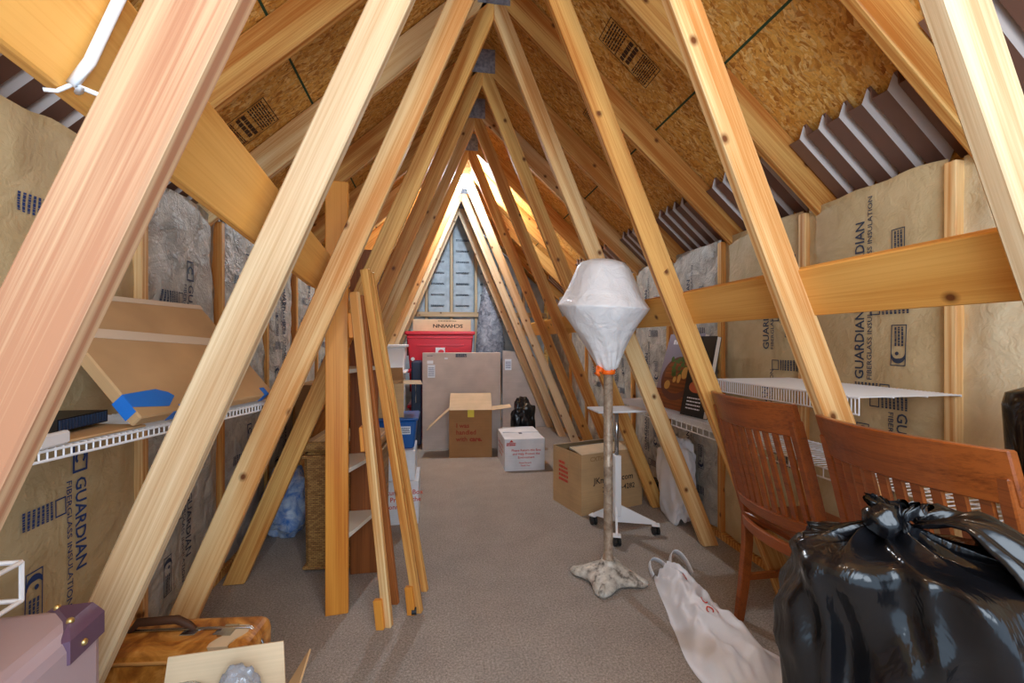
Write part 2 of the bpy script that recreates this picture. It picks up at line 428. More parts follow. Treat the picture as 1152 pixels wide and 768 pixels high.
# ------------------------------------------------------------------ roof trusses
ordw = ['nearest', 'second nearest', 'third', 'fourth', 'fifth', 'sixth', 'seventh', 'eighth', 'ninth', 'farthest']
extra = ['its left web filling the top left corner', 'its pale left web running past the flat carton', 'its web in front of the tall orange shelf post',
         'right web foot beside the slat back chair', 'right web crossing behind the covered lamp', 'right web just left of the covered lamp shade', 'right web behind the lamp pole',
         'carrying the lit bulb under its peak', 'pale wood just beyond the lit bulb', 'closest to the far gable']
webm = [('pine_pink', 'pine_pale'), ('pine_pale', 'pine'), ('pine', 'pine_orange'), ('pine_orange', 'pine'), ('pine_orange', 'pine_orange'), ('pine', 'pine_orange'),
        ('pine_orange', 'pine_orange'), ('pine', 'pine_pale'), ('pine_pale', 'pine_pale'), ('pine_pale', 'pine_pale')]
for i, Y in enumerate(TY):
    t = thing('roof_truss', f'{ordw[i]} roof truss, {extra[i]}', 'roof truss', (AX, Y, 0), 0, 'roof trusses')
    zc = 2.95
    for sgn, xb, m in ((-1, -.95, webm[i][0]), (1, 1.54 if i else 1.585, webm[i][1])):
        xz_board('web', (xb, 0), (AX, zc), .089, Y, .038, [((0, -1), -.002), ((sgn * -1, 0), sgn * -1 * AX), ((0, 1), 3.03)], m, t)
        x1 = XR + .22 if sgn > 0 else XL - .22; f = roofR if sgn > 0 else roofL
        h = .14 * math.sqrt(1 + SL * SL) / 2 + .004
        xz_board('rafter', (x1, f(x1) - h), (AX, f(AX) - h), .139, Y, .038, [((-sgn, 0), -sgn * AX), ((sgn, 0), sgn * (x1 - sgn * .03))], random.choice(['pine_orange', 'pine']), t)
    bm = nb(); bx(bm, (-.085, -.0225, 2.915), (.085, -.0192, 3.07))
    for r in range(9):
        for c in range(11): bx(bm, (-.08 + c * .0148, -.0245, 2.922 + r * .0165), (-.071 + c * .0148, -.0225, 2.929 + r * .0165))
    obj('nail_plate', bm, 'galv', t)

# ------------------------------------------------------------------ knee walls
places = ['in front of the first bay', 'beside the end of the upper wire shelf', 'behind the crest of the far chair', 'behind the far slat back chair', 'behind the food cover book', 'beyond the covered lamp', 'near the far gable']
for side in (1, -1):
    sn = 'right' if side > 0 else 'left'
    X = XR if side > 0 else XL
    ys = [TY[k] + .075 for k in range(9)]
    top = 1.735
    for k, y in enumerate(ys):
        ow = ['first', 'second', 'third', 'fourth', 'fifth', 'sixth', 'seventh', 'eighth', 'ninth'][k]
        o = board('wall_stud', (X + side * .045, y, .04), (X + side * .045, y, top + .01), .089, .038, 'pine' if k < 3 else 'pine_orange', wdir=V((1, 0, 0)))
        tag(o, f'{ow} upright pine stud of the {sn} knee wall, counted from the camera', 'wall stud', f'{sn} knee wall studs')
    # bottom plate
    bm = nb(); bx(bm, (min(X, X + side * .089), Y0, 0), (max(X, X + side * .089), YE, .038)); struct('baseboard_' + sn, bm, 'pine_orange')
    yb = [-.1] + ys + [YE]
    for k in range(len(yb) - 1):
        a, b = yb[k] + .019, yb[k + 1] - .019
        mat = ('kraft_pale' if k == 1 else 'kraft') if side > 0 else 'kraft'
        if k >= (4 if side > 0 else 3): mat = 'facing_grey'
        sd = k * 3.7 + side * 11
        rough = 1.0 if side > 0 else (.9 if k < 2 else 1.6 if k < 3 else 2.8)
        def surf(y, z, X=X, a=a, b=b, sd=sd, side=side, rough=rough):
            u = (y - a) / (b - a); e = min(1, 6 * min(u, 1 - u)) if 0 < u < 1 else 0
            n = noise.noise(V((y * 5 + sd, z * 2.2, sd))) * .5 + noise.noise(V(((y + z * .45) * 15 + sd, (z - y * .3) * 5, sd + 3))) * .3
            d = .016 + rough * .018 * n - .014 * e * (1 - abs(2 * u - 1) ** 2) * .6
            if z < .95 and side < 0: d = d * .5 + .004
            return X + side * max(.002, d + .012 * (1 - e))
        bm = nb(); zt = 1.762
        nu, nv = 26, 60
        def fn(u, v): 
            y = a + (b - a) * u; z = .045 + (zt - .045) * v
            return V((surf(y, z), y, z + (.012 * noise.noise(V((y * 9, sd, 1))) if v == 1 else 0)))
        grid(bm, fn, nu, nv, flip=(side > 0))
        bx(bm, (min(X + side * .05, X + side * .1), a, .042), (max(X + side * .05, X + side * .1), b, 1.70))
        # printed facing
        if 1 <= k <= 7 and not (side > 0 and k == 1):
            def col(yc, z0, up, s=1.0):
                """a column of print; up=True reads upwards with letter tops away from the camera"""
                if up: return lambda u, v: V((surf(yc + v, z0 + u) - side * .004, yc + v, z0 + u))
                return (lambda u, v: V((surf(yc + v, z0 - u) - side * .004, yc + v, z0 - u))) if side < 0 else (lambda u, v: V((surf(yc - v, z0 - u) - side * .004, yc - v, z0 - u)))
            mid = (a + b) / 2
            def print_block(yc, z0, up, ink):
                f0 = col(yc, z0, up)
                if side < 0:
                    outline(bm, lambda u, v: f0(u, v - .012), .085, .055, .007, ink)
                    ring(bm, lambda u, v: f0(u, v), .042, .016, .012, .02, ink, .6, 5.6)
                    f1 = col(yc, z0 - .1, up)
                else: f1 = col(yc, z0 + .0, up)
                text(bm, 'GUARDIAN', .04, f1, ink, .012, width=.27)
                f2 = (lambda u, v: f1(u, v - .032))
                text(bm, 'FIBERGLASS INSULATION', .019, f2, ink, .006, width=.36)
                ly = -.14 if side < 0 else -.13
                sh = .2 if side < 0 else .06
                f3 = lambda u, v: f1(u + sh, v + ly - .03)
                outline(bm, f3, .15, .055, .0035, ink)
                ring(bm, f3, .035, .028, .008, .026, ink, 1.2, 5.2, 14, True); disc(bm, f3, .045, .034, .007, .007, ink, 10)
                bars(bm, lambda u, v: f3(u + .072, v + .01), .07, .036, 3, ink, 2)
                f4 = lambda u, v: f1(u - .16 + sh, v + ly - .05)
                for q in range(5):
                    bars(bm, lambda u, v, q=q: f4(u + .0, v + .01 + .0), .05, .1, 7, ink, 4) if q == 0 else None
                outline(bm, lambda u, v: f4(u, v + .115), .05, .04, .004, ink)
            ink = 1 if k > 2 or side > 0 else 2
            if side > 0:
                base = {2: (1.53, [1.01, 1.5], True), 3: (2.05, [.66, 1.12, 1.45], True)}.get(k, (mid + .02, [.3, .8, 1.3], True))
                for z0 in base[1]: print_block(base[0], min(z0, 1.36), True, ink)
                if k == 2: print_block(1.40, .90, False, ink); print_block(1.5, .1, True, ink)
            else:
                base = {2: (1.52, [.86, 1.68]), 3: (2.12, [.62, 1.5])}.get(k, (mid, [.7, 1.3, 1.65]))
                for z0 in base[1]: print_block(base[0], z0, False, ink)
        ow = ['first', 'second', 'third', 'fourth', 'fifth', 'sixth', 'seventh', 'eighth', 'ninth', 'tenth'][k]
        kind = {'kraft': 'tan paper faced', 'kraft_pale': 'pale unprinted paper faced', 'facing_grey': 'crumpled grey paper faced'}[mat]
        o = obj('insulation_batt', bm, [mat, 'ink', 'ink_blue'], smooth=True)
        tag(o, f'{kind} insulation batt in the {ow} stud bay of the {sn} knee wall', 'insulation', f'{sn} knee wall insulation')
    # corrugated vent baffles above the wall, between the rafters
    for k in range(len(TY) - 1):
        a, b = TY[k] + .024, TY[k + 1] - .024
        f = roofR if side > 0 else roofL
        xs = (XR + .1, 1.50 if k else 1.4) if side > 0 else (XL - .1, -.95)
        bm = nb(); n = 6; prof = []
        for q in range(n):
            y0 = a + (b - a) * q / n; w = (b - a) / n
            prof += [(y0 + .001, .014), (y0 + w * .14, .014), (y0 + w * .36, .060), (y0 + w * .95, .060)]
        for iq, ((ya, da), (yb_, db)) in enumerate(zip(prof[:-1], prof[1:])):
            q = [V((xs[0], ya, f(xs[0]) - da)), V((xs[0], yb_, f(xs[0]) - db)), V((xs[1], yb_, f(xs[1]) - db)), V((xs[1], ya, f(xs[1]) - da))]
            bm.faces.new([bm.verts.new(p) for p in q]).material_index = 1 if iq % 4 == 1 else 0  # slopes facing the near bulb get a paler colour, lit side painted in
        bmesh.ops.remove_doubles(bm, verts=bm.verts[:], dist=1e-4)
        o = obj('vent_baffle', bm, ['baffle', 'baffle_lit'])
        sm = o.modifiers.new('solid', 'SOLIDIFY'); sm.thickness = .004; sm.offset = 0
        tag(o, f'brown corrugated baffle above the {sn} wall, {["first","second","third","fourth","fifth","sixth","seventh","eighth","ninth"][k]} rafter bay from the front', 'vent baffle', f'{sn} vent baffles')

# braces nailed along the backs of the webs
wv = V((-.424, 0, 1)).normalized()
for nm, m, p0, p1, wd, lab in (
    ('brace_board', 'board', (1.033, .645, 1.294), (1.033, 5.3, 1.294), wv, 'long level pine board nailed behind the right hand truss webs'),):
    o = board(nm, p0, p1, .139, .036, m, wdir=wd); tag(o, lab, 'board')
    o.location += V((1, 0, .424)).normalized() * .019
wl = V((.424, 0, 1)).normalized()
o = board('brace_board', (-.383, .36, 1.520), (-.424, 1.86, 1.424), .139, .036, 'board', wdir=wl)
o.location += V((-1, 0, .424)).normalized() * .019
tag(o, 'short golden pine board nailed behind the left truss webs above the flat carton', 'board')
# thin white cable hanging at the end of the left board
bm = nb(); tube(bm, [(-.346, .60, 1.60), (-.366, .595, 1.54), (-.389, .592, 1.475), (-.405, .59, 1.447), (-.398, .59, 1.44)], .006, 8)
tube(bm, [(-.405, .59, 1.447), (-.385, .6, 1.442), (-.36, .6, 1.43), (-.345, .6, 1.425)], .0028, 6)
tube(bm, [(-.405, .59, 1.447), (-.42, .59, 1.438), (-.43, .585, 1.436)], .0024, 6)
o = obj('cable', bm, 'white_plastic', smooth=True); tag(o, 'thin white cable tied at the near end of the left board', 'cable')

# far gable framing
gx = [-.86, -.5, -.13, .23, .59, .95, 1.31]
def gz(x): return (roofR(x) if x > AX else roofL(x)) - .02
for k, x in enumerate(gx):
    o = board('gable_stud', (x, YE + .045, .0), (x, YE + .045, gz(x) - .02), .089, .036, 'pine_pale', wdir=V((0, 1, 0)))
    w = ['far left', 'second from left', 'third from left', 'middle', 'third from right', 'second from right', 'far right'][k]
    tag(o, f'{w} upright stud of the far gable wall', 'wall stud', 'gable studs')
bm = nb(); bx(bm, (XL, YE - .04, 1.53), (XR, YE - .002, 1.6)); struct('gable_plate', bm, 'pine_pale', bevel=.003)  # horizontal framing plate across the gable studs
ge = [XL] + gx + [XR]
for k in range(len(ge) - 1):
    a, b = ge[k] + .024, ge[k + 1] - .024
    bm = nb()
    def fn(u, v):
        x = a + (b - a) * u; zt = gz(x) - .01; z = .02 + (zt - .02) * v
        return V((x, YE + .05 + .012 * noise.noise(V((x * 5, z * 5, k * 3.1))), z))
    grid(bm, fn, 8, 50)
    r = random.Random(k)
    for q in range(7):
        z0 = 1.68 + q * .16
        if z0 + .05 < min(gz(a), gz(b)) - .06:
            f0 = lambda u, v: V((a + .04 + u, YE + .03, z0 + v))
            bars(bm, f0, (b - a) - .12, .03, 2, 1, q + k, .35)
    o = obj('insulation_batt', bm, ['facing_blue', 'ink'], smooth=True)
    o.modifiers.new('solid', 'SOLIDIFY').thickness = -.03
    tag(o, f'blue grey insulation in the {["far left","second","third","fourth","fifth","sixth","seventh","far right"][k]} bay of the far gable, from left', 'insulation', 'gable insulation')

# ------------------------------------------------------------------ light bulb fixture
def bulb(loc, mat, lab, visible_name='ceiling_bulb'):
    t = thing(visible_name, lab, 'light bulb', loc)
    bm = nb(); lathe(bm, [(.0, .11), (.052, .11), (.056, .09), (.05, .065), (.03, .055), (.0, .055)], 20, caps=False); obj('lamp_holder', bm, 'white_plastic', t, smooth=True)
    bm = nb(); lathe(bm, [(.0, -.045), (.022, -.04), (.04, -.018), (.043, 0), (.037, .022), (.024, .045), (.018, .06)], 18, caps=False); obj('glass_bulb', bm, mat, t, smooth=True)
    return t
b_ = bulb((.30, 4.63, 2.765), 'bulb', 'lit white bulb in a round holder hanging under the ridge far back')
bm = nb(); bx(bm, (-.05, -.045, .11), (.05, .16, .15)); obj('junction_box', bm, 'galv', b_, bevel=.003)
bulb((.30, .32, 2.62), 'bulb_warm', 'warm lit bulb under the ridge overhead at the near end')

# ------------------------------------------------------------------ wire shelves
def wire_shelf(name, label, x_wall, x_front, y0, y1, z, sp, lip, group=None, mat4=None):
    t = thing(name, label, 'shelf', (x_front, y0, z), 0, group)
    W = x_wall - x_front; L = y1 - y0
    bm = nb()
    for x in (0, W * .33, W * .66, W): tube(bm, [(x, 0, 0), (x, L, 0)], .0032, 6)
    n = int(L / sp)
    for i in range(n + 1):
        y = L * i / n
        tube(bm, [(0, y, .003), (W, y, .003)], .0021, 5)
    obj('wire_deck', bm, 'white_wire', t)
    bm = nb(); tube(bm, [(0, 0, -lip), (0, L, -lip)], .0032, 6)
    for i in range(n + 1):
        y = L * i / n
        if i % 2 == 0 or sp > .03 or lip > .045: tube(bm, [(0, y, 0), (0, y, -lip)], .002, 5)
    obj('front_lip', bm, 'white_wire', t)
    return t
wire_shelf('wire_shelf', 'short white wire shelf high on the right wall behind the chairs', XR - .002, 1.27, 1.19, 1.90, .985, .013, .05, 'wire shelves')
wire_shelf('wire_shelf', 'long white wire shelf low on the right wall, holding the food cover book', XR - .002, 1.345, .72, 3.35, .715, .026, .035, 'wire shelves')
bm = nb(); tube(bm, [(1.272, 1.255, .985), (1.272, 1.255, .93), (1.285, 1.25, .922)], .004, 6); tube(bm, [(1.272, 1.235, .985), (1.272, 1.235, .93), (1.285, 1.23, .922)], .004, 6)
o = obj('shelf_hook', bm, 'white_plastic'); tag(o, 'small white hook hanging from the front of the upper right shelf', 'hook')
# left shelf: lies at an angle on the web backs
A_, B_ = V((-.797, 1.09, .93)), V((-.61, 1.84, .93)); dv = (B_ - A_).normalized(); A2 = A_ - dv * .35
L_ = (B_ - A2).length + .05; ang = math.atan2(dv.y, dv.x) - PI / 2
t = thing('wire_shelf', 'white wire shelf on the left carrying the taped flat carton', 'shelf', A2, ang, 'wire shelves')
bm = nb()
for x in (0, -.13, -.26): tube(bm, [(x, max(0, (-x * dv.y - A2.x - 1.0) / dv.x), 0), (x, L_, 0)], .0032, 6)
n = int(L_ / .016)
for i in range(n + 1):
    y = L_ * i / n; xm = -min(.30, (A2.x + dv.x * y + 1.0) / dv.y)
    tube(bm, [(0, y, .003), (xm, y, .003)], .002, 5)
obj('wire_deck', bm, 'white_wire', t)
bm = nb(); tube(bm, [(0, 0, -.02), (0, L_, -.02)], .0032, 6)
for i in range(0, n + 1): tube(bm, [(0, L_ * i / n, .003), (0, L_ * i / n, -.02)], .002, 5)
obj('front_lip', bm, 'white_wire', t)
# little shelf end low at the far left
t = thing('wire_shelf', 'white wire shelf end above the mauve suitcase', 'shelf', (-.72, .55, .70), 0, 'wire shelves')
bm = nb()
for z in (0, .068):
    tube(bm, [(0, 0, z), (0, .385, z)], .004, 6)
    tube(bm, [(0, .385, z), (-.3, .385, z)], .004, 6)
for x in (-.06, -.12, -.18, -.24): tube(bm, [(x, 0, .068), (x, .385, .068)], .003, 6)
tube(bm, [(0, .385, 0), (0, .385, .068)], .004, 6); tube(bm, [(-.3, .385, 0), (-.3, .385, .068)], .004, 6); tube(bm, [(0, .12, 0), (0, .12, .068)], .003, 6)
obj('wire_frame', bm, 'white_wire', t)

# ------------------------------------------------------------------ cartons on the left shelf
FR, FL = V((-.615, 1.815, .945)), V((-.745, 1.27, .945)); up = V((-.285, .06, .325))
def slab(name, o, xd, yd, w, h, th, mat, parent=None, extra=None, mats=None, bevel=.004):
    xd = V(xd).normalized(); yd = (V(yd) - xd * V(yd).dot(xd)).normalized(); zd = xd.cross(yd)
    bm = nb(); bx(bm, (0, 0, 0), (w, h, th))
    if extra: extra(bm)
    return obj(name, bm, mats or mat, parent, mat=axes(xd, yd, zd, V(o)), bevel=bevel)
t = thing('flat_carton', 'flat cardboard carton with blue tape leaning on the left wire shelf', 'carton', (0, 0, 0))
wC = (FR - FL).length; hC = up.length
slab('carton_body', FL, FR - FL, up, wC, hC, .035, 'card', t)
zf = .0362
def pt(name, quads, mat):
    bm = nb()
    for q in quads: prism(bm, [V(p) for p in q], (0, 0, .0012))
    xd = (FR - FL).normalized(); yd = (up - xd * up.dot(xd)).normalized(); zd = xd.cross(yd)
    return obj(name, bm, mat, t, mat=axes(xd, yd, zd, FL))
pt('blue_tape', [[(-.001, .035, zf), (.10, .02, zf), (.14, .05, zf), (.13, .065, zf), (.10, .08, zf), (-.001, .075, zf)]], 'tape_blue')
pt('blue_tape', [[(.13, -.0, zf), (.155, -.0, zf), (.155, .018, zf), (.13, .02, zf)]], 'tape_blue')
pt('blue_tape', [[(wC - .06, 0, zf), (wC - .035, 0, zf), (wC - .035, .03, zf), (wC - .06, .03, zf)]], 'tape_blue')
bm = nb(); xd = (FR - FL).normalized(); yd = (up - xd * up.dot(xd)).normalized(); zd = xd.cross(yd)
bm.free()
for lo_, hi_ in (((.10, -.0015, .001), (.155, 0, .036)), ((-.0015, .02, .0), (0, .075, .036)), ((wC - .06, -.0015, .001), (wC - .035, 0, .036))):
    bm = nb(); bx(bm, lo_, hi_); obj('blue_tape', bm, 'tape_blue', t, mat=axes(xd, yd, zd, FL))
pt('clear_tape', [[(0, hC * .62, zf), (wC, hC * .52, zf), (wC, hC * .60, zf), (0, hC * .70, zf)]], 'tape_clear')
pt('clear_tape', [[(.0, hC * .95, zf), (wC, hC * .95, zf), (wC, hC * .998, zf), (0, hC * .998, zf)]], 'tape_clear')
# flattened carton under it
o = slab('flat_cardboard', A2 + dv * .17 + V((0, 0, .007)), dv, V((-1, .2, 0)), .42, .17, .006, 'card'); tag(o, 'thin cardboard sheet lying on the left wire shelf under the taped carton', 'cardboard')
t = thing('plastic_grille', 'dark ribbed plastic grille under the taped carton on the left shelf', 'grille', (-.92, 1.18, .951))
bm = nb(); bx(bm, (-.06, 0, 0), (.08, .16, .03)); obj('frame', bm, 'black', t)
for i in range(1):
    bm = nb()
    for q in range(16): bx(bm, (.08, .004 + q * .0096, .003), (.083, .009 + q * .0096, .027))
    obj('grille_bars', bm, 'navy', t)
bm = nb(); bx(bm, (-.80, 1.06, .937), (-.785, 1.14, .965)); o = obj('plastic_clip', bm, 'white_plastic', bevel=.004); tag(o, 'small white plastic clip at the near end of the left shelf', 'clip')

# ------------------------------------------------------------------ suitcases
def rounded_box(bm, lo, hi, r, seg=3, mi=0):
    vs = bx(bm, lo, hi, mi)
    es = list({e for v in vs for e in v.link_edges})
    bmesh.ops.bevel(bm, geom=es, offset=r, segments=seg, profile=.5, affect='EDGES')
t = thing('suitcase', 'mauve soft suitcase with dark purple trim standing by the left wall', 'suitcase', (-.60, .955, 0), math.radians(4))
bm = nb(); rounded_box(bm, (-.40, -.24, .02), (0, 0, .68), .03); obj('body', bm, 'mauve', t, smooth=False)
bm = nb(); rounded_box(bm, (-.36, -.275, .06), (-.07, -.235, .58), .03); obj('front_pocket', bm, 'mauve', t)
bm = nb()
pp = [(-.35, -.278, .55), (-.12, -.278, .585), (-.085, -.278, .575), (-.065, -.278, .53), (-.065, -.278, .1)]
tube(bm, pp, .008, 8); tube(bm, [(p[0] - .02, p[1], p[2] - .025) for p in pp], .006, 8)
obj('piping', bm, 'mauve_dark', t, smooth=True)
bm = nb(); prism(bm, [(-.11, .004, .61), (.004, .004, .61), (.004, -.12, .61)], (0, 0, .0745)); cp = obj('corner_patch', bm, 'mauve_dark', t, bevel=.018)
for p in ((-.015, -.07, .6835), (-.065, -.018, .6835), (.004, -.07, .645)):
    bm = nb(); bmesh.ops.create_uvsphere(bm, u_segments=8, v_segments=6, radius=.006, matrix=Matrix.Translation(p)); obj('rivet', bm, 'gold', cp, smooth=True)
bm = nb()
for x in (-.36, -.04):
    for y in (-.2, -.04): tube(bm, [(x - .01, y, .02), (x + .01, y, .02)], .02, 12)
obj('wheel', bm, 'rubber', t)

t = thing('suitcase', 'old brown leather suitcase with worn edge standing in front of the truss web feet', 'suitcase', (-.455, 1.40, 0), math.radians(-6))
bm = nb(); rounded_box(bm, (-.50, -.15, 0), (0, 0, .385), .03, 4); obj('body', bm, 'leather', t)
bm = nb()
path = [(-.47, -.075, .387), (-.03, -.075, .387), (-.008, -.075, .365), (.001, -.075, .34), (.001, -.075, .03)]
tube(bm, path, .005, 8); obj('metal_seam', bm, 'chrome', t, smooth=True)
bm = nb(); tube(bm, [(-.46, -.148, .35), (-.03, -.148, .35), (-.01, -.145, .33), (-.006, -.145, .05)], .006, 8); obj('piping', bm, 'leather_edge', t, smooth=True)
bm = nb(); tube(bm, [(-.34, -.075, .385), (-.32, -.075, .41), (-.22, -.075, .415), (-.19, -.075, .40), (-.17, -.075, .385)], [.006, .011, .011, .009, .006], 8); obj('handle', bm, 'ink_brown', t, smooth=True)
bm = nb(); bx(bm, (-.20, -.1, .385), (-.16, -.07, .388)); obj('handle_mount', bm, 'chrome', t, bevel=.004)
bm = nb(); bx(bm, (-.115, -.1, .385), (-.05, -.07, .386)); bx(bm, (-.1, -.108, .38), (-.065, -.062, .39)); obj('latch', bm, 'chrome', t, bevel=.003)
bm = nb(); grid(bm, lambda u, v: V((-.09 + .05 * u + .012 * math.sin(v * 9), -.06 - .092 * min(1, v / .6), .3865 - max(0, v - .6) * .2 if v > .6 else .3865)), 4, 10); o = obj('worn_patch', bm, 'label', t); o['label'] = 'pale worn patch'
o.data.materials[0] = M['card_in']
sm = o.modifiers.new('solid', 'SOLIDIFY'); sm.thickness = .003; sm.offset = 1

# ------------------------------------------------------------------ open carton at the front left
t = thing('cardboard_box', 'open cardboard box with glassware in front of the brown suitcase', 'box', (-.455, .965, 0), math.radians(4))
W2, D2, H2 = .125, .15, .36
def walls(bm, x0, x1, y0, y1, z0, z1, th=.005, bottom=True):
    bx(bm, (x0, y0, z0), (x1, y0 + th, z1)); bx(bm, (x0, y1 - th, z0), (x1, y1, z1))
    bx(bm, (x0, y0 + th, z0), (x0 + th, y1 - th, z1)); bx(bm, (x1 - th, y0 + th, z0), (x1, y1 - th, z1))
    if bottom: bx(bm, (x0 + th, y0 + th, z0), (x1 - th, y1 - th, z0 + th))
def flap(name, p0, p1, out, ln, mat, parent, th=.004):
    p0, p1, out = V(p0), V(p1), V(out).normalized(); x = (p1 - p0).normalized(); n = x.cross(out).normalized()
    bm = nb(); prism(bm, [p0, p1, p1 + out * ln - x * .008, p0 + out * ln + x * .008], n * th)
    return obj(name, bm, mat, parent)
bm = nb(); walls(bm, -W2, W2, -D2, D2, 0, H2); obj('carton_walls', bm, 'card', t)
flap('flap', (-W2, D2, H2), (W2, D2, H2), (0, .15, 1), .10, 'card_in', t)
flap('flap', (W2, -D2, H2), (W2, D2, H2), (.55, 0, .9), .10, 'card', t)
flap('flap', (-W2, -D2, H2), (-W2, D2, H2), (-.1, 0, -1), .1, 'card', t)
tg = thing('glass_jar', 'clear glass jar standing in the open front box', 'jar', (-.54, 1.06, .006))
bm = nb(); lathe(bm, [(0, 0), (.035, 0), (.038, .02), (.038, .34), (.05, .37), (.052, .4), (.048, .4), (.045, .372), (.034, .34), (.034, .012), (0, .01)], 20, caps=False); obj('glass_wall', bm, 'glass', tg, smooth=True)
bm = nb()
vs = bmesh.ops.create_icosphere(bm, subdivisions=4, radius=1)['verts']
for v in vs:
    n = noise.noise(v.co * 2.6) * .35; v.co = V((v.co.x * .04, v.co.y * .03, v.co.z * .06)) * (1 + n)
o = obj('plastic_wrap', bm, 'wrap', smooth=True, mat=Matrix.Translation((-.425, 1.08, .385))); tag(o, 'crumpled clear plastic wrap in the open front box', 'plastic wrap')
bm = nb()
for q in range(6): bx(bm, (-.08 + .002 * q, -.06, .007 + q * .055), (.10, .07, .058 + q * .055))
o = obj('paper_stack', bm, 'white_card', mat=Matrix.Translation((-.45, .95, 0))); tag(o, 'white papers filling the open front box', 'paper')

# ------------------------------------------------------------------ tall shelf unit, hamper, folding rack
t = thing('shelf_unit', 'tall narrow wooden shelf unit with orange front post on the left', 'shelf unit', (0, 0, 0))
board('post', (-.415, 2.045, 0), (-.415, 2.045, 1.84), .092, .042, 'orange_post', t, wdir=V((1, .10, 0)))
board('back_panel', (-.352, 2.375, .0), (-.352, 2.375, 1.62), .135, .02, 'stain', t, wdir=V((1, 0, 0)))
for z in (.30, .585, 1.02):
    bm = nb(); prism(bm, [(-.43, 2.066, z), (-.38, 2.066, z), (-.285, 2.365, z), (-.42, 2.365, z)], (0, 0, .018)); obj('shelf', bm, 'cream', t)
t = thing('wicker_hamper', 'tall brown wicker hamper behind the orange post', 'hamper', (-.462, 2.60, 0), math.radians(-4))
bm = nb(); W_ = .185
def hamp(u, v, f):
    pass
box(bm, (0, 0, .30), (.35, .36, .60), taper=(1.04, 1.04))
obj('basket', bm, 'wicker', t, bevel=.02)
bm = nb(); rounded_box(bm, (-.19, -.19, .602), (.19, .19, .655), .018); obj('lid', bm, 'wicker', t)
bm = nb()
for z in (.02, .58):
    k = 1.0 if z < .3 else 1.04
    tube(bm, [(-.178 * k, -.183 * k, z), (.178 * k, -.183 * k, z), (.178 * k, .183 * k, z), (-.178 * k, .183 * k, z), (-.178 * k, -.183 * k, z)], .009, 8)
obj('braided_rim', bm, 'wicker', t)
t = thing('folding_rack', 'folded wooden rack of two leaning slat pairs in front of the blue bin', 'rack', (0, 0, 0))
def rack_leg(p0, p1, m, m2):
    p0, p1 = V(p0), V(p1)
    board('front_slat', p0, p1, .036, .028, m, t, wdir=V((1, -.35, 0)))
    q = V((.026, .035, .0)); board('rear_slat', p0 + q + V((0, 0, .07)), p1 + q + V((-.01, 0, -.01)), .03, .022, m2, t, wdir=V((1, -.35, 0)))
    d = (p1 - p0)
    board('foot_block', p0 + V((-.028, -.012, .0)), p0 + V((-.04, -.012, .12)), .034, .024, 'orange_post', t, wdir=V((1, -.3, 0)))
rack_leg((-.19, 1.91, 0), (-.325, 1.93, 1.36), 'pine', 'stain')
rack_leg((-.072, 1.99, 0), (-.29, 1.97, 1.46), 'pine_orange', 'pine_orange')
for f_, z in ((.90, 0), (.56, 0)):
    a = V((-.19, 1.91, 0)).lerp(V((-.325, 1.93, 1.36)), f_); 
    board('cross_block', a + V((-.02, .03, -.05)), a + V((-.027, .03, .05)), .03, .06, 'orange_post', t, wdir=V((1, 0, 0)))
bm = nb(); tube(bm, [(-.10, 1.975, .016), (-.08, 1.975, .016)], .016, 10); obj('caster', bm, 'rubber', t)

# ------------------------------------------------------------------ boxes and bins behind the rack
def carton_text(bm, lines, o, xd, yd, mi=1, bold=.01):
    for body, size, u, v, al in lines:
        fn = plane_fn(o, xd, yd); text(bm, body, size, lambda a, b: fn(a + u, b + v), mi, bold, al)
def closed_carton(name, label, loc, rz, w, d, h, mat, lines=None, side_lines=None, inks=('ink_red',), group=None):
    t = thing(name, label, 'box', loc, rz, group)
    bm = nb(); bx(bm, (0, 0, 0), (w, d, h))
    if lines: carton_text(bm, lines, (0, 0, 0), (1, 0, 0), (0, 0, 1))
    if side_lines: carton_text(bm, side_lines, (0, d, 0), (0, -1, 0), (0, 0, 1))
    obj('carton', bm, [mat] + list(inks), t, bevel=.004); return t
REUSE = [('Please Return this Box', .03, .245, .20, 'C'), ('and Help Protect the', .03, .245, .155, 'C'), ('Environment', .03, .245, .11, 'C')]
t = closed_carton('moving_box', 'white printed box on the floor under the blue bin', (-.50, 2.965, 0), 0, .392, .34, .27, 'white_card',
    [('Please Return this Box', .03, .23, .19, 'C'), ('and Help Protect the', .03, .23, .145, 'C'), ('Environment', .03, .23, .10, 'C')])
t = closed_carton('storage_box', 'plain white box between the printed white box and the blue bin', (-.50, 3.0, .27), 0, .37, .32, .19, 'white_card')
def tote(name, label, loc, rz, w, d, h, mat, lidmat, latch=None, group=None, ribs=True, label_q=None):
    t = thing(name, label, 'storage bin', loc, rz, group)
    bm = nb(); box(bm, (w / 2, d / 2, h * .46), (w * .86, d * .86, h * .92), taper=(1.1, 1.1))
    obj('tub', bm, mat, t, bevel=.012)
    if ribs:
        bm = nb(); bx(bm, (w * .16, d * .035, h * .60), (w * .84, d * .08, h * .66)); bx(bm, (w * .03, d * .02, h * .80), (w * .97, d * .05, h * .86)); obj('rib', bm, mat, t, bevel=.005)
    bm = nb(); rounded_box(bm, (0, 0, h * .9), (w, d, h), .012, 2); obj('lid', bm, lidmat, t)
    return t
t = tote('storage_bin', 'blue plastic bin with paper label under the open brown carton', (-.545, 3.02, .46), 0, .435, .34, .205, 'blue_bin', 'blue_bin', ribs=False)
bm = nb(); bx(bm, (.315, .006, .10), (.385, .01, .15)); bars(bm, plane_fn((.32, .006, .105), (1, 0, 0), (0, 0, 1)), .06, .04, 4, 1, 3); obj('label', bm, ['label', 'ink'], t)
t = thing('cardboard_box', 'open brown carton standing on the blue bin', 'box', (-.40, 3.19, .666), math.radians(4))
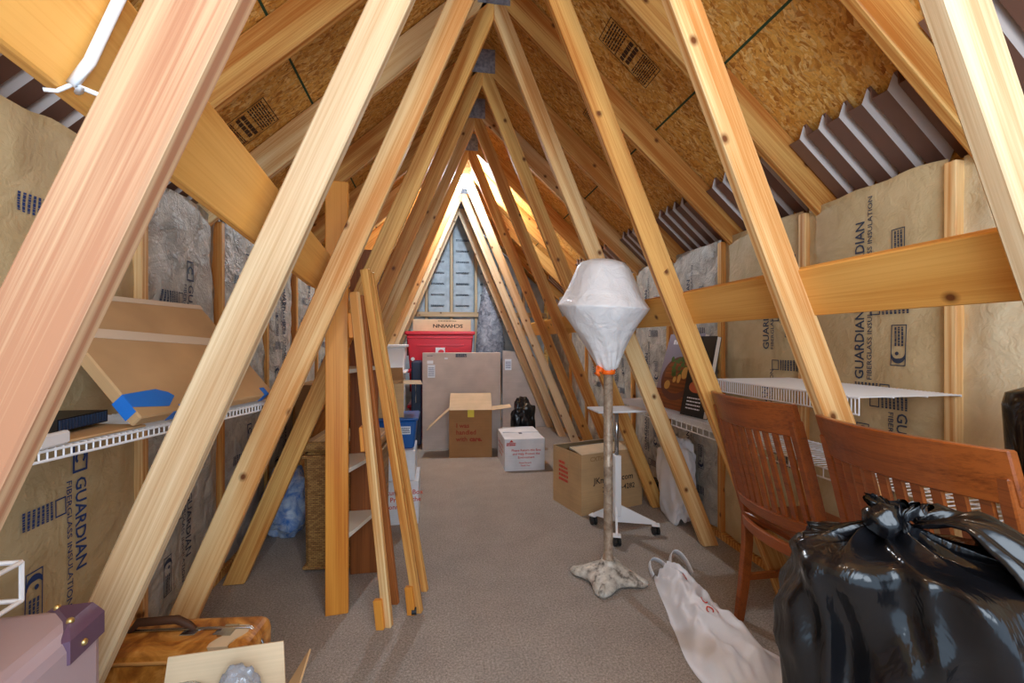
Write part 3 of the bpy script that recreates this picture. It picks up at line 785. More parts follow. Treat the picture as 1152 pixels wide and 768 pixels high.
bm = nb(); walls(bm, -.20, .185, -.15, .15, 0, .22); obj('carton_walls', bm, 'card', t)
flap('flap', (-.2, .15, .22), (.185, .15, .22), (0, .25, 1), .09, 'card_brown', t); flap('flap', (.185, -.15, .22), (.185, .15, .22), (1, 0, -.03), .12, 'card_in', t); flap('flap', (-.2, -.15, .22), (-.2, .15, .22), (-1, 0, .5), .1, 'card', t)

t = thing('drawer_cart', 'white plastic drawer unit left of the red bins', 'drawer unit', (-.76, 4.68, 0))
bm = nb(); bx(bm, (0, 0, .02), (.44, .36, .84)); obj('cabinet', bm, 'white_plastic', t, bevel=.008)
bm = nb(); rounded_box(bm, (-.02, -.02, .84), (.47, .38, .865), .008); obj('top', bm, 'white_plastic', t)
for z in (.05, .32, .58):
    bm = nb(); bx(bm, (.02, -.015, z), (.42, 0, z + .24)); d = obj('drawer', bm, 'white_plastic', t, bevel=.006)
    bm = nb(); tube(bm, [(.16, -.028, z + .19), (.28, -.028, z + .19)], .008, 8); obj('drawer_pull', bm, 'white_plastic', d)
t = thing('storage_bin', 'clear white plastic bin on top of the white drawer unit', 'storage bin', (-.68, 4.77, .866))
bm = nb(); box(bm, (.19, .17, .12), (.34, .30, .24), taper=(1.08, 1.08)); obj('tub', bm, 'white_plastic', t, bevel=.01)
bm = nb(); rounded_box(bm, (-.01, -.01, .24), (.39, .35, .27), .008); obj('lid', bm, 'white_plastic', t)

# red totes
for k, (z, h, lab) in enumerate(((0, .42, 'red storage bin on the floor at the bottom of the stack behind the tall carton'), (.42, .42, 'middle red storage bin of the stack, mostly behind the tall carton'), (.84, .45, 'top red storage bin with white sticker below the upside down box'))):
    t = tote('storage_bin', lab, (-.36 if k == 2 else -.33, 5.48, z), math.radians(-1), .83 if k == 2 else .78, .5, h, 'red', 'red', group='stacked red bins')
    bm = nb(); bx(bm, (.02, .1, h * .35), (.045, .4, h * .8)); obj('handle_recess', bm, 'red_dark', t)
    if k == 2:
        bm = nb(); bx(bm, (.36, .012, .16), (.47, .018, .255)); disc(bm, plane_fn((.36, .012, .16), (1, 0, 0), (0, 0, 1)), .065, .045, .035, .026, 1); obj('sticker', bm, ['label', 'red'], t)
        bm = nb(); tube(bm, [(.095, .008, .12), (.095, .02, .12)], .022, 14); obj('lock_button', bm, 'white_plastic', t)
t = thing('carton_long', 'long tan carton with upside down lettering on the top red bin', 'box', (-.27, 5.6, 1.291))
bm = nb(); bx(bm, (0, 0, 0), (.70, .3, .145))
fn = plane_fn((0, 0, 0), (1, 0, 0), (0, 0, 1)); text(bm, 'SCHWINN', .042, lambda a, b: fn(.60 - a, .085 - b), 1, .03, width=.36)
bars(bm, lambda a, b: fn(.3 + a, .118 + b), .22, .015, 1, 1, 3)
t.name = 'long_carton'; obj('carton', bm, ['card_in', 'ink_black'], t, bevel=.004)

t = thing('suitcase', 'dark navy upright suitcase between the red bins and the tall carton', 'suitcase', (-.262, 5.07, 0))
bm = nb(); rounded_box(bm, (0, 0, .03), (.11, .36, .95), .02); obj('body', bm, 'navy', t)
bm = nb(); tube(bm, [(.05, -.004, .5), (.05, -.02, .55), (.05, -.02, .68), (.05, -.004, .73)], .008, 8); obj('handle', bm, 'chrome', t)
bm = nb(); tube(bm, [(.02, .08, .03), (.04, .08, .03)], .03, 12); tube(bm, [(.02, .3, .03), (.04, .3, .03)], .03, 12); obj('wheel', bm, 'rubber', t)

# tall flat carton
t = thing('tall_carton', 'tall flat grey tan carton standing upright behind the care box', 'carton', (-.14, 4.99, 0), math.radians(-3))
bm = nb(); bx(bm, (0, 0, 0), (.845, .1, 1.045))
fn = plane_fn((0, 0, 0), (1, 0, 0), (0, 0, 1))
bars(bm, lambda a, b: fn(.36 + a, 1.0 + b), .11, .028, 2, 1, 2, .8); outline(bm, lambda a, b: fn(.355 + a, .995 + b), .12, .036, .004, 1)
bars(bm, lambda a, b: fn(.05 + a, 1.005 + b), .06, .012, 1, 1, 4)
obj('carton', bm, ['card_pale', 'ink'], t, bevel=.004)
bm = nb(); bx(bm, (.055, -.002, .775), (.135, 0, .915)); bx(bm, (.05, -.002, .925), (.115, 0, .96)); bx(bm, (.235, -.002, .975), (.27, 0, .99))
bars(bm, plane_fn((.065, -.002, .79), (1, 0, 0), (0, 0, 1)), .06, .1, 6, 1, 2, .3); obj('label', bm, ['label', 'ink_blue'], t)
# carton behind it, right
t = thing('tall_carton', 'mauve grey flat carton with white label standing behind the farthest right truss webs', 'carton', (.90, 6.12, 0), math.radians(-2))
bm = nb(); prism(bm, [(0, 0, 0), (.62, 0, 0), (.62, 0, .75), (.40, 0, 1.0), (0, 0, 1.05)], (0, .08, 0)); obj('carton', bm, 'card_pale', t, bevel=.004)
bm = nb(); bx(bm, (.03, -.002, .78), (.12, 0, .93)); bars(bm, plane_fn((.04, -.002, .8), (1, 0, 0), (0, 0, 1)), .07, .1, 5, 1, 2, .4); obj('label', bm, ['label', 'ink_blue'], t)

# the care box
t = thing('moving_box', 'open brown box printed I was handled with care', 'box', (.133, 4.60, 0), math.radians(-5))
w, d, h = .43, .27, .475
bm = nb(); walls(bm, 0, w, 0, d, 0, h)
carton_text(bm, [('I was', .046, .07, .30, 'L'), ('handled', .046, .07, .232, 'L'), ('with', .046, .07, .164, 'L')], (0, 0, 0), (1, 0, 0), (0, 0, 1), 1, .02)
carton_text(bm, [('care.', .046, .205, .164, 'L')], (0, 0, 0), (1, 0, 0), (0, 0, 1), 1, .045)
obj('carton_walls', bm, ['card_brown', 'ink_rust'], t)
flap('flap', (0, 0, h), (w, 0, h), (0, .62, .78), .20, 'card_in', t); flap('flap', (w, 0, h), (w, d, h), (1, 0, .12), .2, 'card_in', t)
flap('flap', (0, 0, h), (0, d, h), (-1, 0, -.9), .3, 'card_in', t); flap('flap', (0, d, h), (w, d, h), (0, .3, 1), .14, 'card_brown', t)
bm = nb(); bx(bm, (.185, -.0025, .405), (.25, -.001, h + .003)); obj('yellow_tape', bm, 'tape_yellow', t)

# white reuse box
t = thing('moving_box', 'white box with red print on the carpet right of the care box', 'box', (.612, 4.033, 0), math.radians(-1))
w, d, h = .365, .56, .285
bm = nb(); bx(bm, (0, 0, 0), (w, d, h))
carton_text(bm, [('Please Return this Box', .021, .195, .175, 'C'), ('and Help Protect the', .021, .195, .143, 'C'), ('Environment', .021, .195, .111, 'C'), ('Please Recycle', .014, .185, .065, 'C'), ('Thank You', .014, .185, .04, 'C')], (0, 0, 0), (1, 0, 0), (0, 0, 1), 1, .015)
fn = plane_fn((0, 0, 0), (1, 0, 0), (0, 0, 1)); bars(bm, lambda a, b: fn(.015 + a, .225 + b), .085, .03, 2, 1, 1, .8); bm.faces.new([bm.verts.new(fn(*p)) for p in ((.04, .258), (.08, .258), (.06, .28))]).material_index = 1
carton_text(bm, [('Please Return this Box', .03, .28, .18, 'C'), ('and Help Protect the', .03, .28, .135, 'C'), ('Environment', .03, .28, .09, 'C')], (0, d, 0), (0, -1, 0), (0, 0, 1), 1, .015)
obj('carton', bm, ['white_card', 'ink_red'], t, bevel=.004)
bm = nb(); bx(bm, (.17, .24, h), (.2, .36, h + .002)); o = obj('hand_hole', bm, 'navy', t)
bm = nb(); prism(bm, [(.02, .30, h), (w, .28, h), (w, d, h), (.05, d, h)], (0, 0, .008)); obj('flap', bm, 'white_card', t)

# bags by the far right
def blob_bag(name, label, loc, size, mat, seed, cat='bag', fold=.25):
    bm = nb(); vs = bmesh.ops.create_icosphere(bm, subdivisions=5, radius=1)['verts']
    for v in vs:
        p = v.co.copy(); n = noise.noise(p * 1.8 + V((seed, 0, 0))) * fold + noise.noise(p * 5 + V((0, seed, 0))) * fold * .4 + abs(noise.noise(p * 9 + V((0, 0, seed)))) * fold * .15
        q = V([math.copysign(abs(c) ** .72, c) for c in p]) * (1 + n)
        v.co = V((q.x * size[0], q.y * size[1], max(-.98, q.z) * size[2]))
    o = obj(name, bm, mat, smooth=True, mat=Matrix.Translation(V(loc) + V((0, 0, size[2] * .98)))); return tag(o, label, cat)
blob_bag('trash_bag', 'small full black trash bag behind the white printed box', (.93, 4.80, 0), (.12, .12, .27), 'black_bag', 4)
blob_bag('plastic_bag', 'stuffed white plastic bag under the lower right wire shelf', (1.55, 2.75, 0), (.075, .17, .28), 'white_bag', 9)
blob_bag('black_bag', 'small dark bag on the floor by the right knee wall', (1.585, 3.12, 0), (.04, .09, .08), 'black_bag', 14)
t = blob_bag('tote_bag', 'blue patterned bag on the floor by the left wall', (-.88, 2.95, 0), (.12, .13, .2), 'fabric_blue', 5)
closed_carton('cardboard_box', 'plain brown carton behind the left truss webs', (-.96, 3.35, 0), 0, .40, .4, .86, 'card_brown')
# hanging garment bag
t = thing('garment_bag', 'clear plastic garment bag hanging beside the far truss webs', 'garment bag', (.76, 6.42, 0))
def gfn(th, z): return 1 + .16 * noise.noise(V((math.cos(th) * 2.2, math.sin(th) * 2.2, z * 2.5))) + .05 * math.sin(9 * th + z * 6)
bm = nb(); lathe(bm, [(.02, 2.45), (.035, 2.3), (.07, 2.1), (.10, 1.9), (.15, 1.6), (.19, 1.35), (.2, 1.15), (.19, .95), (.13, .78), (.03, .74)][::-1], 40, fn=gfn)
bmesh.ops.scale(bm, vec=(1, .5, 1), verts=bm.verts[:])
obj('plastic_cover', bm, 'clear_bag', t, smooth=True)
bm = nb(); tube(bm, [(0, 0, 2.44), (0, 0, 2.55), (.02, 0, 2.58), (.04, 0, 2.56)], .004, 6); obj('hanger_hook', bm, 'chrome', t)

# ------------------------------------------------------------------ JK moving box
a_ = math.atan2(.155, .53)
t = thing('moving_box', 'brown moving box with folded in flaps behind the floor lamp', 'box', (.955, 2.905, 0), a_)
w, d, h = .52, .36, .405
bm = nb(); walls(bm, 0, w, 0, d, 0, h)
carton_text(bm, [('JKmoving.com', .042, .10, .20, 'L'), ('703-260-4282', .036, .17, .135, 'L')], (0, 0, 0), (1, 0, 0), (0, 0, 1), 1, .014)
fn = plane_fn((0, 0, 0), (1, 0, 0), (0, 0, 1)); text(bm, 'CXTH', .03, lambda a, b: fn(.07 + a, .355 + b), 3, .01)
fs_ = plane_fn((0, d, 0), (0, -1, 0), (0, 0, 1)); bars(bm, lambda a, b: fs_(.08 + a, .17 + b), .12, .15, 5, 2, 3, .6)
bx(bm, (-.002, .15, .28), (0, .2, h)); bx(bm, (-.002, .15, 0), (0, .2, .1))
obj('carton_walls', bm, ['card', 'ink_black', 'ink_red', 'card_brown'], t)
flap('flap', (0, 0, h), (w, 0, h), (0, 1, .12), .16, 'card_in', t); flap('flap', (0, d, h), (w, d, h), (0, -1, .28), .14, 'card_in', t); flap('flap', (w, 0, h - .004), (w, d, h - .004), (-1, 0, -.1), .1, 'card', t)
bm = nb(); bx(bm, (.1, .13, h - .03), (.4, .3, h - .012)); o = obj('folded_paper', bm, 'white_card', mat=Matrix.Translation((.955, 2.905, 0)) @ Matrix.Rotation(a_, 4, 'Z') ); tag(o, 'white folded paper lying in the top of the brown moving box', 'paper')
bm = nb(); bx(bm, (.02, .02, .008), (.5, .34, h - .031)); o = obj('packing_paper', bm, 'card_brown', mat=Matrix.Translation((.955, 2.905, 0)) @ Matrix.Rotation(a_, 4, 'Z')); tag(o, 'brown packing filling the moving box behind the lamp', 'packing')

# ------------------------------------------------------------------ rolling laptop table
t = thing('laptop_table', 'white rolling laptop table on three casters behind the floor lamp', 'table', (1.09, 2.64, 0))
bm = nb(); bx(bm, (-.018, -.03, .10), (.022, .03, .47)); obj('lower_column', bm, 'white_metal', t, bevel=.004)
bm = nb(); tube(bm, [(.002, 0, .47), (.002, 0, .735)], .013, 14); obj('upper_column', bm, 'chrome', t, smooth=True)
for tip in ((-.10, .125), (.215, -.085), (-.075, -.19)):
    tv = V((tip[0], tip[1], 0)); dn = tv.normalized(); sd = V((-dn.y, dn.x, 0)) * .006
    bm = nb(); prism(bm, [V((0, 0, .06)) - sd, tv + V((0, 0, .062)) - sd, tv + V((0, 0, .075)) - sd, V((0, 0, .175)) - sd], sd * 2)
    box(bm, (tv.x, tv.y, .06), (.045, .045, .008), rot=Matrix.Rotation(math.atan2(tip[1], tip[0]), 3, 'Z'))
    obj('foot_fin', bm, 'white_metal', t)
    bm = nb(); c0 = V((tip[0], tip[1], .026))
    for s_ in (-1, 1): tube(bm, [c0 + V((s_ * .005, 0, 0)), c0 + V((s_ * .018, 0, 0))], .026, 16)
    tube(bm, [c0, c0 + V((0, 0, .034))], .006, 8); obj('caster', bm, 'rubber', t)
bm = nb(); rounded_box(bm, (-.15, -.10, .738), (.17, .11, .752), .006); obj('tray', bm, 'white_metal', t)

# ------------------------------------------------------------------ floor lamp
t = thing('floor_lamp', 'antique floor lamp with its shade wrapped in a white plastic bag', 'lamp', (.83, 2.11, 0), math.radians(-31))
bm = nb()
def sq(th, z):
    k = (math.cos(4 * th) * .5 + .5)        # lobes at the feet
    flare = max(0, (1 - z / .085)) ; return 1 + .42 * flare * (k ** 1.7) - .24 * flare * (1 - k) + .012 * math.sin(28 * th) * flare
lathe(bm, [(.118, .008), (.134, .012), (.136, .022), (.126, .034), (.118, .037), (.112, .043), (.094, .055), (.07, .068), (.046, .078), (.036, .09), (.034, .1), (.022, .105)], 112, fn=sq)
for v in bm.verts:
    r = math.hypot(v.co.x, v.co.y)
    if r > .15: v.co.z = max(.0, v.co.z - (r - .15) * .2)
obj('base', bm, 'cast', t, smooth=True)
for k in range(4):
    a = PI / 2 * k; bm = nb(); tube(bm, [(.13 * math.cos(a), .13 * math.sin(a), .03), (.17 * math.cos(a), .17 * math.sin(a), .02), (.185 * math.cos(a), .185 * math.sin(a), .011)], [.016, .016, .011], 10)
    obj('base_foot', bm, 'cast', t, smooth=True)
bm = nb(); lathe(bm, [(.0245, .095), (.0285, .105), (.0245, .115), (.0225, .13), (.0225, .55), (.0245, .555), (.0225, .56), (.0225, 1.0), (.026, 1.005), (.027, 1.02), (.022, 1.03)], 20); obj('pole', bm, 'brass', t, smooth=True)
bm = nb()
def pleat(th, z):
    lo = max(0, min(1, (1.31 - z) / .28))
    return 1 + lo * (.10 * math.sin(7 * th + 2 * noise.noise(V((math.cos(th), math.sin(th), z * 4))) * 3) * (.35 + .65 * lo) + .1 * noise.noise(V((math.cos(th) * 3, math.sin(th) * 3, z * 7)))) + (1 - lo) * .045 * noise.noise(V((math.cos(th) * 2.5, math.sin(th) * 2.5, z * 9)))
prof = [(.03, 1.02), (.045, 1.035), (.06, 1.07), (.085, 1.12), (.122, 1.185), (.165, 1.25), (.205, 1.305), (.219, 1.325), (.214, 1.335), (.19, 1.375), (.165, 1.425), (.142, 1.48), (.124, 1.52), (.105, 1.54), (.06, 1.555), (.02, 1.56)]
pf2 = []
for (a, b) in zip(prof[:-1], prof[1:]):
    for q in range(3): pf2.append((a[0] + (b[0] - a[0]) * q / 3, a[1] + (b[1] - a[1]) * q / 3))
lathe(bm, pf2 + [prof[-1]], 110, fn=pleat)
for v in bm.verts: f_ = max(0, min(1, (v.co.z - 1.02) / .2)); v.co += V((-.028 * .86, -.028 * .51, 0)) * f_; v.co.z -= (v.co.x * .86 - v.co.y * .5) * .07 * f_
tb = obj('wrapped_shade', bm, 'shade_bag', t, smooth=True)
bm = nb(); lathe(bm, [(.03, 1.0), (.034, 1.008), (.034, 1.028), (.03, 1.035)], 20); tube(bm, [(-.025, -.02, 1.02), (-.04, -.045, 1.03), (-.048, -.052, 1.01), (-.035, -.045, .995)], [.012, .016, .014, .008], 8); obj('orange_tape', bm, 'tape_orange', t, smooth=True)

# ------------------------------------------------------------------ books on the lower right shelf
def book(name, label, o, xd, yd, w, h, th, mats, draw):
    t = thing(name, label, 'book', (0, 0, 0))
    xd = V(xd).normalized(); yd = (V(yd) - xd * V(yd).dot(xd)).normalized(); zd = xd.cross(yd); m = axes(xd, yd, zd, V(o))
    bm = nb(); bx(bm, (.002, .003, -th + .002), (w - .003, h - .003, -.002)); obj('page_block', bm, 'pages', t, mat=m)
    bm = nb(); bx(bm, (0, 0, -.002), (w, h, 0)); bx(bm, (0, 0, -th), (w, h, -th + .002)); bx(bm, (0, 0, -th), (.002, h, 0))
    draw(bm); obj('cover', bm, mats, t, mat=m)
    return t
def draw1(bm):
    fn = lambda u, v: V((u, v, .0012)); f2 = lambda u, v: V((u, v, .002)); f3 = lambda u, v: V((u, v, .0028))
    bm.faces.new([bm.verts.new(fn(*p)) for p in ((0.0, 0), (.40, 0), (.40, .12), (0, .12))]).material_index = 5
    disc(bm, f2, .22, .20, .185, .145, 1, 30); disc(bm, f3, .22, .215, .155, .115, 5, 30)
    r = random.Random(3); f4 = lambda u, v: V((u, v, .0036)); f5 = lambda u, v: V((u, v, .0044))
    for q in range(26): disc(bm, f4, .23 + r.uniform(-.12, .1), .27 + r.uniform(-.05, .07), r.uniform(.012, .03), r.uniform(.01, .02), 2, 9)
    for p in ((.13, .15, .035, .03), (.30, .24, .035, .04), (.20, .19, .02, .02), (.25, .2, .02, .03)): disc(bm, f5, *p, 3, 14)
    text(bm, 'bowls', .05, lambda u, v: fn(.10 + u, .405 + v), 4, .0) if False else bars(bm, lambda u, v: fn(.07 + u, .425 + v), .26, .035, 1, 4, 4, .9)
dirb = V((0, -1, 0))
book('cookbook', 'large cookbook with a salad bowl on its cover leaning on the lower right shelf', (1.47, 2.93, .732), V((.02, -1, .0)), V((.30, -.25, 1)), .40, .50, .03, ['cover_grey', 'bowl', 'leaf', 'yellow', 'label', 'stain'], draw1)
def draw2(bm):
    fn = lambda u, v: V((u, v, .0012))
    disc(bm, fn, .10, .17, .06, .035, 1, 18)
    for q in range(4): bars(bm, lambda u, v: fn(.04 + u, .04 + v + q * .02), .12, .008, 1, 2, q, .9)
book('cookbook', 'black cookbook with orange dish leaning beside the salad bowl cookbook', (1.43, 2.50, .732), V((.12, -1, 0)), V((.25, -.28, 1)), .20, .47, .03, ['black', 'salmon', 'label'], draw2)

# ------------------------------------------------------------------ chairs
def chair(name, label, loc, rz, group):
    t = thing(name, label, 'chair', loc, rz, group)
    HW = .212
    def tilt(z): return -.135 * max(0, (z - .42) / .52) ** 1.15
    def back(y): return -.05 * (1 - (y / HW) ** 2)
    for s_ in (1, -1):
        bm = nb(); pts = [(-.035, 0, 0), (-.012, 0, .15), (.004, 0, .32), (.004, 0, .45), (tilt(.6), 0, .6), (tilt(.75), 0, .75), (tilt(.9), 0, .9)]
        prev = None; rings = []
        for (x, y, z) in pts:
            wx = .017 if z < .01 else .021; wy = .013
            rings.append([bm.verts.new((x + a * wx, s_ * (HW - .012) + b * wy, z)) for a, b in ((-1, -1), (1, -1), (1, 1), (-1, 1))])
        for i in range(len(rings) - 1):
            for k in range(4): bm.faces.new((rings[i][k], rings[i][(k + 1) % 4], rings[i + 1][(k + 1) % 4], rings[i + 1][k]))
        bm.faces.new(rings[0][::-1]); bm.faces.new(rings[-1]); obj('rear_leg', bm, 'cherry', t, bevel=.003)
        bm = nb(); box(bm, (.285, s_ * (HW - .02), .21), (.034, .034, .42)); obj('front_leg', bm, 'cherry', t, bevel=.003)
    def curved(zlo, zhi, th, ext=0, name='rail', arch=0):
        bm = nb(); n = 20; R = []
        for i in range(n + 1):
            y = -HW - ext + (2 * HW + 2 * ext) * i / n; b = back(y); zz = zhi + arch * (1 - (y / HW) ** 2)
            R.append([bm.verts.new((tilt(zlo) + b - th / 2, y, zlo)), bm.verts.new((tilt(zlo) + b + th / 2, y, zlo)), bm.verts.new((tilt(zhi) + b + th / 2 - .004, y, zz)), bm.verts.new((tilt(zhi) + b - th / 2 - .004, y, zz))])
        for i in range(n):
            for k in range(4): bm.faces.new((R[i][k], R[i][(k + 1) % 4], R[i + 1][(k + 1) % 4], R[i + 1][k]))
        bm.faces.new(R[0][::-1]); bm.faces.new(R[-1]); bmesh.ops.recalc_face_normals(bm, faces=bm.faces[:])
        return obj(name, bm, 'cherry', t, bevel=.003)
    curved(.845, .955, .022, .006, 'crest_rail'); curved(.50, .545, .02, -.02, 'lower_back_rail'); curved(.40, .445, .02, -.02, 'seat_rail')
    for k in range(10):
        y = -HW + .045 + (2 * HW - .09) * k / 9; b = back(y)
        bm = nb(); R = []
        for z in (.53, .63, .74, .845):
            c = V((tilt(z) + b, y, z)); R.append([bm.verts.new(c + V((a * .005, q * .0105, 0))) for a, q in ((-1, -1), (1, -1), (1, 1), (-1, 1))])
        for i in range(3):
            for q in range(4): bm.faces.new((R[i][q], R[i][(q + 1) % 4], R[i + 1][(q + 1) % 4], R[i + 1][q]))
        bm.faces.new(R[0][::-1]); bm.faces.new(R[-1]); obj('back_slat', bm, 'cherry', t)
    bm = nb(); rounded_box(bm, (-.02, -HW + .005, .435), (.31, HW - .005, .46), .008); obj('seat', bm, 'cherry', t)
    bm = nb(); bx(bm, (.275, -HW + .03, .37), (.295, HW - .03, .435)); 
    for s_ in (1, -1): bx(bm, (.01, s_ * (HW - .02) - .009, .375), (.275, s_ * (HW - .02) + .009, .435))
    obj('apron', bm, 'cherry', t)
    for s_ in (1, -1):
        bm = nb(); bx(bm, (.0, s_ * (HW - .018) - .008, .17), (.285, s_ * (HW - .018) + .008, .195)); obj('stretcher', bm, 'cherry', t)
    return t
ch = chair('dining_chair', 'slat back wooden chair standing nearer the far end, one rear leg visible on the carpet', (1.278, 1.51, 0), math.radians(0), 'slat back chairs')
copy_thing(ch, (1.195, .895, 0), math.radians(0), 'slat back wooden chair directly behind the big black trash bag', 'slat back chairs')

# ------------------------------------------------------------------ big black trash bag
def trash_bag(label, loc, rz, w, d, h):
    t = thing('trash_bag', label, 'trash bag', loc, rz)
    bm = nb(); N = 260; rows = []
    prof = [(.90, 0), (.96, .012)] + [(.985, .04 + (h - .09) * i / 40) for i in range(41)] + [(.99, h - .03), (.96, h - .012), (.9, h + .0), (.78, h + .005), (.62, h + .010), (.46, h + .016), (.32, h + .024), (.2, h + .034), (.12, h + .044), (.085, h + .054), (.10, h + .064), (.17, h + .076), (.23, h + .08)]
    for i, (r, z) in enumerate(prof):
        rw = []
        for k in range(N):
            th = 2 * PI * k / N; ct, st = math.cos(th), math.sin(th)
            e = 5.0 if r > .5 else 2 + 3 * r / .5
            q = (abs(ct) ** e + abs(st) ** e) ** (-1 / e)
            top = max(0, min(1, (.95 - r) / .6)) if z >= h - .012 else 0
            drop = max(0, 1 - (h - z) / (h * .95)) if z < h else 1
            pl = (.5 + .5 * noise.noise(V((ct * 1.3, st * 1.3, 5)))) 
            nm_ = V((abs(ct * q) ** (e - 1) * math.copysign(1, ct) * d, abs(st * q) ** (e - 1) * math.copysign(1, st) * w, 0)).normalized()
            px, py = r * q * ct * w / 2, r * q * st * d / 2
            n = top * (.10 * math.sin(17 * th + 4 * noise.noise(V((ct * 2, st * 2, 1)))) + .06 * math.sin(31 * th))
            sw = .05 * noise.noise(V((px * 4, py * 4, z * 2.5)))
            A = noise.noise(V((px * 6.5 + sw * 12, py * 6.5, z * 1.1 + 4))); B = noise.noise(V((px * 12 + sw * 20 + z * 2.2, py * 12, z * 1.6 + 9))); Cn = noise.noise(V((px * 9 - z * 5, py * 9, z * 5 + 2)))
            dm = (.046 * (1 - abs(A) * 2.6) + .030 * (1 - abs(B) * 2.6) + .012 * (1 - abs(Cn) * 3)) * (.35 + .65 * drop) * (1 - .8 * top) - .03
            rr = r * q * (1 + n)
            zz = z + top * .012 * math.sin(17 * th + 4 * noise.noise(V((ct * 2, st * 2, 1))) + 1) * (1 - r) + (.008 * noise.noise(V((ct * 3, st * 3, r * 4))) if z >= h - .03 else 0)
            cxo = -.16 * w * top; 
            rw.append(bm.verts.new((rr * ct * w / 2 + cxo + nm_.x * dm, rr * st * d / 2 + nm_.y * dm, max(0.001, zz))))
        rows.append(rw)
    for i in range(len(rows) - 1):
        for k in range(N): bm.faces.new((rows[i][k], rows[i][(k + 1) % N], rows[i + 1][(k + 1) % N], rows[i + 1][k]))
    bm.faces.new(rows[0][::-1]); bm.faces.new(rows[-1])
    obj('bag_body', bm, 'black_bag', t, smooth=True)
    # gathered neck falling over to one side
    bm = nb()
    def fn(u, v):
        a = (v - .5) * 1.9; ln = .03 + u * .30
        x = -.16 * w + ln * math.cos(a) ; y = ln * math.sin(a) * .55
        z = h + .055 + .03 * math.sin(PI * min(1, u * 1.6)) - u * u * .13 + .016 * u * math.sin(v * 26 + 3 * noise.noise(V((u * 3, v * 3, 2)))) + .014 * noise.noise(V((u * 6, v * 9, 1)))
        return V((x, y, z))
    grid(bm, fn, 16, 60); o = obj('bag_neck', bm, 'black_bag', t, smooth=True)
    sm = o.modifiers.new('solid', 'SOLIDIFY'); sm.thickness = .006
    bm = nb(); bmesh.ops.create_icosphere(bm, subdivisions=3, radius=.028)
    for v in bm.verts: v.co = v.co * (1 + .3 * noise.noise(v.co * 60)) + V((-.16 * w - .02, -.01, h + .055))
    obj('knot', bm, 'black_bag', t, smooth=True)
    return t
P1 = V((.588, .695, 0)); dx = V((.76, -.65, 0)); dy = V((.65, .76, 0)); bw, bd = .50, .21
cb = P1 + dx * bw / 2 + dy * bd / 2
trash_bag('big tied black trash bag standing in front of the chairs', cb, math.atan2(dx.y, dx.x), bw, bd, .795)
# tall dark wrapped bundle on the lower shelf
t = thing('wrapped_bundle', 'tall bundle in black plastic at the near end of the lower right shelf', 'bundle', (1.47, .85, .72))
bm = nb(); lathe(bm, [(.09, 0), (.095, .02), (.09, .15), (.095, .28), (.09, .31), (.06, .325), (.01, .33)], 40, fn=lambda th, z: 1 + .08 * noise.noise(V((math.cos(th) * 2, math.sin(th) * 2, z * 6))))
obj('plastic_cover', bm, 'black_bag', t, smooth=True)

# ------------------------------------------------------------------ shopping bag on the carpet
t = thing('shopping_bag', 'crumpled white shopping bag with red print lying on the carpet', 'bag', (0, 0, 0))
A0, A1 = V((1.105, 2.07, 0)), V((1.015, 1.30, 0)); ax_ = (A1 - A0); pr = V((ax_.y, -ax_.x, 0)).normalized() * -1
def bagp(u, v):
    # u along, v across (0..1)
    t_ = v * 2 - 1
    ad = .05 * max(0, min(1, (u - .45) / .3)) * min(1, (1 - u) * 4 + .35); hw = .055 + .08 * min(1, u / .45) - .02 * u + .015 * math.sin(u * 9) + ad
    c = A0 + ax_ * u + pr * (t_ * hw + ad + .02 * math.sin(u * 7))
    hgt = (.035 + .075 * math.sin(PI * min(1, .1 + u * .8))) * max(0, 1 - abs(t_) ** 2.2)
    k = max(0, 1 - abs(t_) ** 4)
    n = noise.noise(V((u * 3.5, t_ * 1.3, 3))) * .04 + (.5 - abs(noise.noise(V((u * 4 - t_ * 2.2, t_ * 1.6 + u * 2, 1)))) * 2) * .028 + (.4 - abs(noise.noise(V((u * 7 + t_ * 2.5, t_ * 2.2 - u * 3, 5)))) * 2) * .014
    return V((c.x, c.y, .004 + max(0, (hgt + n) * k * min(1, (1 - u) * 7))))
bm = nb(); grid(bm, bagp, 70, 40); 
b2 = grid(bm, lambda u, v: V((*(bagp(u, v).to_2d()), .002)), 70, 40, flip=True)
def bfn(u0, v0, L=.9):
    return lambda a, b: bagp(u0 + a, v0 + b) + V((-.001, -.002, .004))
q1 = bfn(.52, .5)
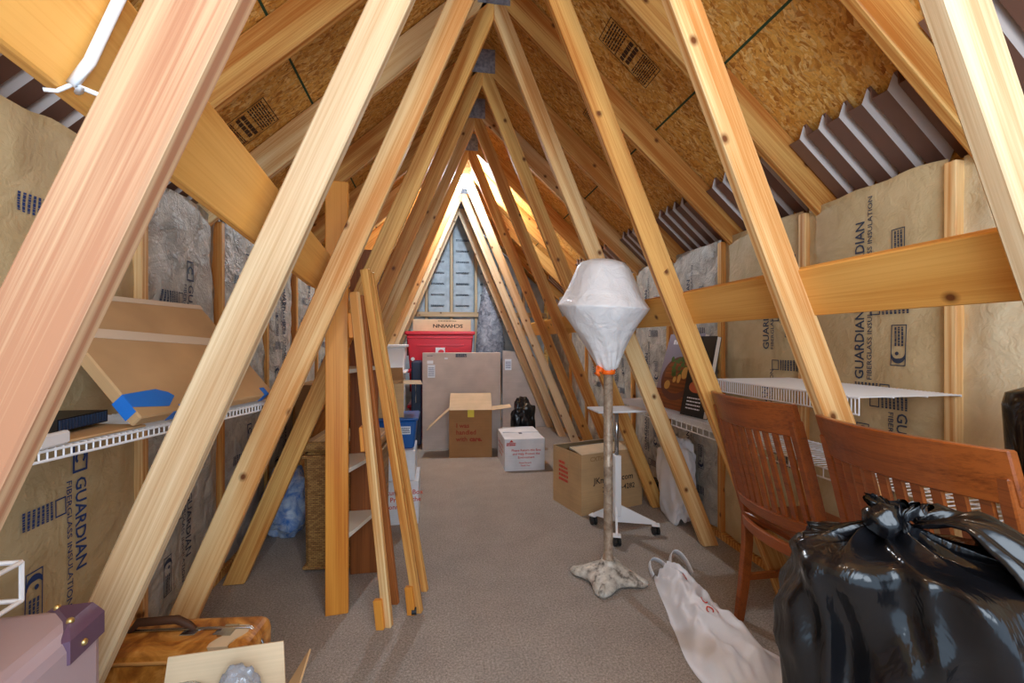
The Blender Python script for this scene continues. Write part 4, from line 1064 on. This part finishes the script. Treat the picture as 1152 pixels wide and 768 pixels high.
ring(bm, q1, .0, 0, .022, .032, 1, 0, 2 * PI, 14); ring(bm, q1, .05, .09, .016, .026, 1, .5, 5.8, 12); ring(bm, q1, .07, -.03, .02, .03, 1, 0, 5, 12); ring(bm, bfn(.22, .52), 0, 0, .014, .03, 1, 0, 2 * PI, 12)
obj('bag_film', bm, ['white_bag', 'ink_red'], t, smooth=True)
for s_ in (0, 1):
    bm = nb()
    def hf(u, v):
        a = PI * u; p = A0 + V((-.02 + s_ * .10, -.02, 0)) + pr.normalized() * (.05 * math.cos(a)) - ax_.normalized() * (.13 * math.sin(a)) * (1 - .3 * s_)
        return V((p.x, p.y, .008 + .05 * math.sin(a) * (.4 + s_) )) + V((0, 0, (v - .5) * .03 + .02)) + ax_.normalized() * (v - .5) * .03
    grid(bm, hf, 20, 3); o = obj('bag_handle', bm, 'white_bag', t, smooth=True); o.modifiers.new('solid', 'SOLIDIFY').thickness = .003

# ------------------------------------------------------------------ camera, light, world
cam = bpy.data.cameras.new('camera'); co = bpy.data.objects.new('camera', cam); C.objects.link(co)
cam.sensor_width = 36; cam.lens = 16.0; cam.clip_start = .02
co.location = (0, 0, 1.155); co.rotation_euler = (PI / 2, 0, -math.atan2(86, 512)); cam.shift_y = .001
S.camera = co
W = bpy.data.worlds.new('world'); S.world = W; W.use_nodes = True
bg = W.node_tree.nodes['Background']; bg.inputs[0].default_value = (.6, .79, 1, 1); bg.inputs[1].default_value = 2.0
def area(name, loc, tgt, sx, sy, e, col):
    l = bpy.data.lights.new(name, 'AREA'); l.shape = 'RECTANGLE'; l.size = sx; l.size_y = sy; l.energy = e; l.color = col
    o = bpy.data.objects.new(name, l); C.objects.link(o); o.location = loc
    o.rotation_euler = (V(tgt) - V(loc)).to_track_quat('-Z', 'Y').to_euler(); return o
area('cool_fill_light', (.3, -.68, 1.5), (.3, 3, 1.2), 1.2, 1.2, 32, (.8, .9, 1))  # added cool fill behind the camera, no window is modelled there
S.view_settings.view_transform = 'Standard'; S.view_settings.look = 'None'; S.view_settings.gamma = 1; S.view_settings.use_curve_mapping = False
S.view_settings.exposure = 0.0
S.cycles.use_denoising = True
S.cycles.max_bounces = 8; S.cycles.diffuse_bounces = 5
S.cycles.sample_clamp_indirect = 6
